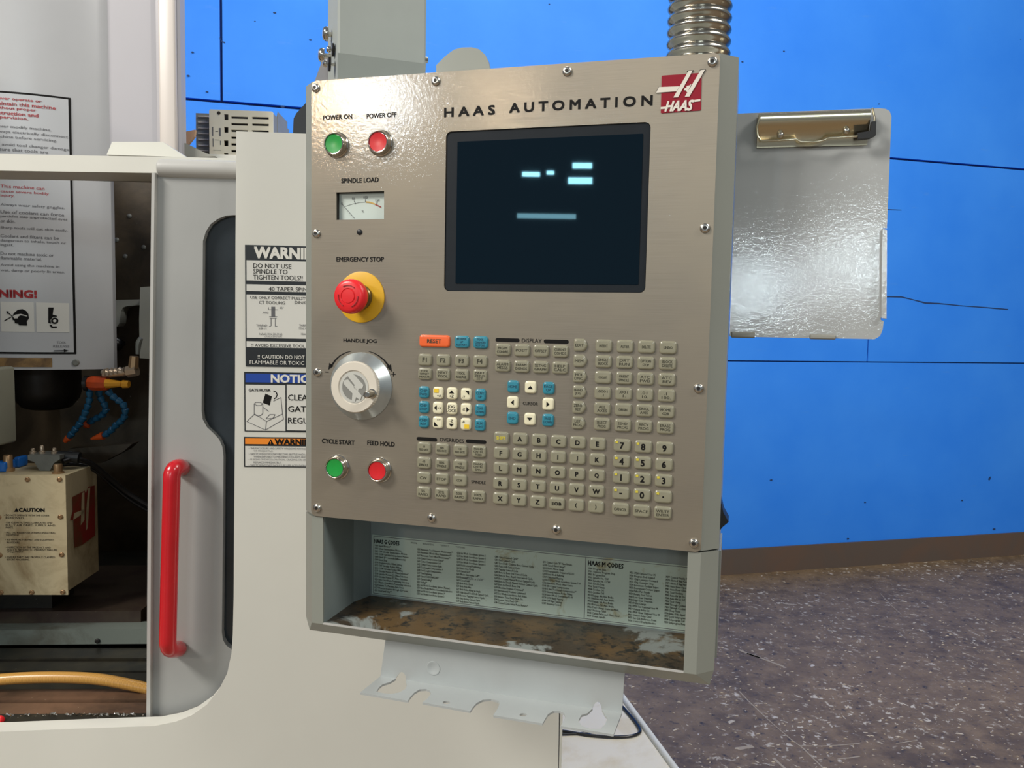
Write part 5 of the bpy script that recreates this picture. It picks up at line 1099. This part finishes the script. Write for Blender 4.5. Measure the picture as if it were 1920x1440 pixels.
# hook bracket under the pendant
BD = .022; zbk = -.670
zbend = (pl(712.6, 1268, BD)[1] + pl(1165, 1336, BD)[1]) / 2
br = thing('hook_bracket', 'bent steel tool hook bracket with notched shelf under the pendant', 'bracket', PM @ T(.235, BD, zbend))
def bq(x, y): return (650 + x / 2.954, 1180 + y / 2.954)
def bshelf(x, y):                                     # crop point on the level shelf
    q_ = hitz(*bq(x, y), PO.z + zbend) - PO; return (q_.dot(PU), q_.dot(PB))
def bvert(x, y): return pl(*bq(x, y), BD)
zw = bvert(300, 240)
vl = bvert(215, 66); vb0 = bvert(187, 262); vr = bvert(1540, 248); vb1 = bvert(1524, 472)
def vz(p): return (p[0], max(p[1], zbend))
def slot_v(pts): return [bvert(*p) for p in pts]
s1 = slot_v([(272, 282), (283, 255), (296, 240), (305, 236), (318, 243), (326, 258), (327, 282)]); s2 = slot_v([(1362, 442), (1368, 420), (1378, 406), (1389, 402), (1402, 408), (1409, 424), (1414, 450)])
def drop(lp): return [(lp[0][0], zbend)] + lp[1:-1] + [(lp[-1][0], zbend)]
vert = [(vl[0], zbk + .0005), (vb0[0], zbend)] + drop(s1) + drop(s2) + [(vb1[0], zbend), (vr[0], zbk + .0005)]
pdm = bvert(480, 215)
put('upright_plate', MB().shape([vert], BD, BD + .0025).me('upright_plate'), 'bracket_steel', br, PM)
put('punched_dimple', MB().lathe([(.0088, 0), (.0085, .0006), (.0070, .0006), (.0060, .0001)], 16, False, True).me('punched_dimple', 50), 'bracket_steel', br, PM @ T(pdm[0], BD, pdm[1]))
front = [(75, 350), (205, 372), (340, 396), (352, 375), (375, 350), (405, 332), (440, 330), (462, 340), (468, 355), (450, 380), (420, 405), (550, 428), (685, 453), (700, 430), (720, 408), (755, 390), (800, 386), (840, 396), (848, 412), (832, 445), (812, 476), (950, 498), (1085, 521), (1100, 495), (1115, 470), (1145, 452), (1180, 453), (1206, 466), (1212, 486), (1200, 510), (1185, 536), (1330, 558), (1478, 582)]
fpts_ = [bshelf(*p) for p in front]
h1 = [bshelf(*p) for p in [(165, 346), (178, 320), (210, 300), (250, 288)]]; 
s1x0, s1x1 = drop(s1)[0][0], drop(s1)[-1][0]; s2x0, s2x1 = drop(s2)[0][0], drop(s2)[-1][0]
k1 = [(s1x0, BD)] + [bshelf(*p) for p in [(240, 292), (200, 304), (178, 322), (165, 345), (195, 352), (240, 358), (290, 350), (322, 332), (334, 312)]] + [(s1x1, BD)]
k2 = [(s2x0, BD)] + [bshelf(*p) for p in [(1335, 464), (1300, 475), (1284, 505), (1300, 535), (1350, 552), (1405, 552), (1432, 525), (1445, 492), (1430, 474)]] + [(s2x1, BD)]
shelf = fpts_ + [(vb1[0], BD)] + k2[::-1] + k1[::-1] + [(vb0[0], BD)]
shelf = shelf[::-1]
ho = [[bshelf(x0 + 21 * math.cos(i * .5236), y0 + 9 * math.sin(i * .5236)) for i in range(12)] for x0, y0 in ((553, 405), (978, 473))]
put('notched_shelf', MB().shape([shelf] + ho, zbend - .0025, zbend, 'xy').me('notched_shelf'), 'bracket_steel', br, PM)

# ================================================================== COOLANT TANK AND CABLE
TZ = 0.50
e0 = hitz(1168, 1309, TZ); e1 = hitz(1264, 1440, TZ); dv = (e1 - e0).normalized()
far = e0 - dv * .05; near = e0 + dv * 0.75
lft = Vector((-1, -.02, 0))
tk = thing('coolant_tank', 'cream white tank top behind the front panel, bottom right of the machine', 'tank', Matrix.Translation((far + near) / 2 * 1.0 + Vector((-.1, 0, -TZ))))
A, B = far, near; C_, D_ = near + lft * .34, far + lft * .55
C_ = Vector((MM @ Vector((xr + .005, .06, 0))).to_tuple()); C_.z = TZ
poly = [A, B, Vector((B.x - .24, B.y, TZ)), Vector((A.x - .38, A.y, TZ))]
tv = [(p.x, p.y) for p in poly]
put('tank_lid', MB().shape([tv], TZ - .02, TZ, 'xy').me('tank_lid'), 'tank_white', tk)
inner = [(p[0] + (-.012 if i < 2 else .012), p[1]) for i, p in enumerate(tv)]
put('tank_body', MB().shape([inner], 0.0, TZ - .02, 'xy').me('tank_body'), 'tank_white', tk)
put('rolled_edge', MB().tube([A + Vector((0, 0, .001)), B + Vector((0, 0, .001))], .008, 10).me('rolled_edge', 60), 'machine_white', tk)
def kq(x, y): return hitz(650 + x / 2.954, 1180 + y / 2.954, TZ + .004)
P = spline([kq(*p) for p in [(1150, 560), (1215, 566), (1300, 580), (1400, 592), (1500, 596), (1580, 590), (1622, 572), (1622, 548), (1590, 500), (1530, 430)]], 6)
tag(put('floor_cable', MB().tube(P, .0035, 8).me('tank_cable', 60), 'cable_black'), 'thin black cable looping over the cream tank top', 'cable')
P = spline([kq(*p) for p in [(1150, 582), (1215, 580), (1290, 576), (1360, 566), (1420, 555)]], 6)
tag(put('floor_cable', MB().tube(P, .0025, 8).me('tank_cable', 60), 'cable_black'), 'short straight black cable crossing the looped one on the tank', 'cable')
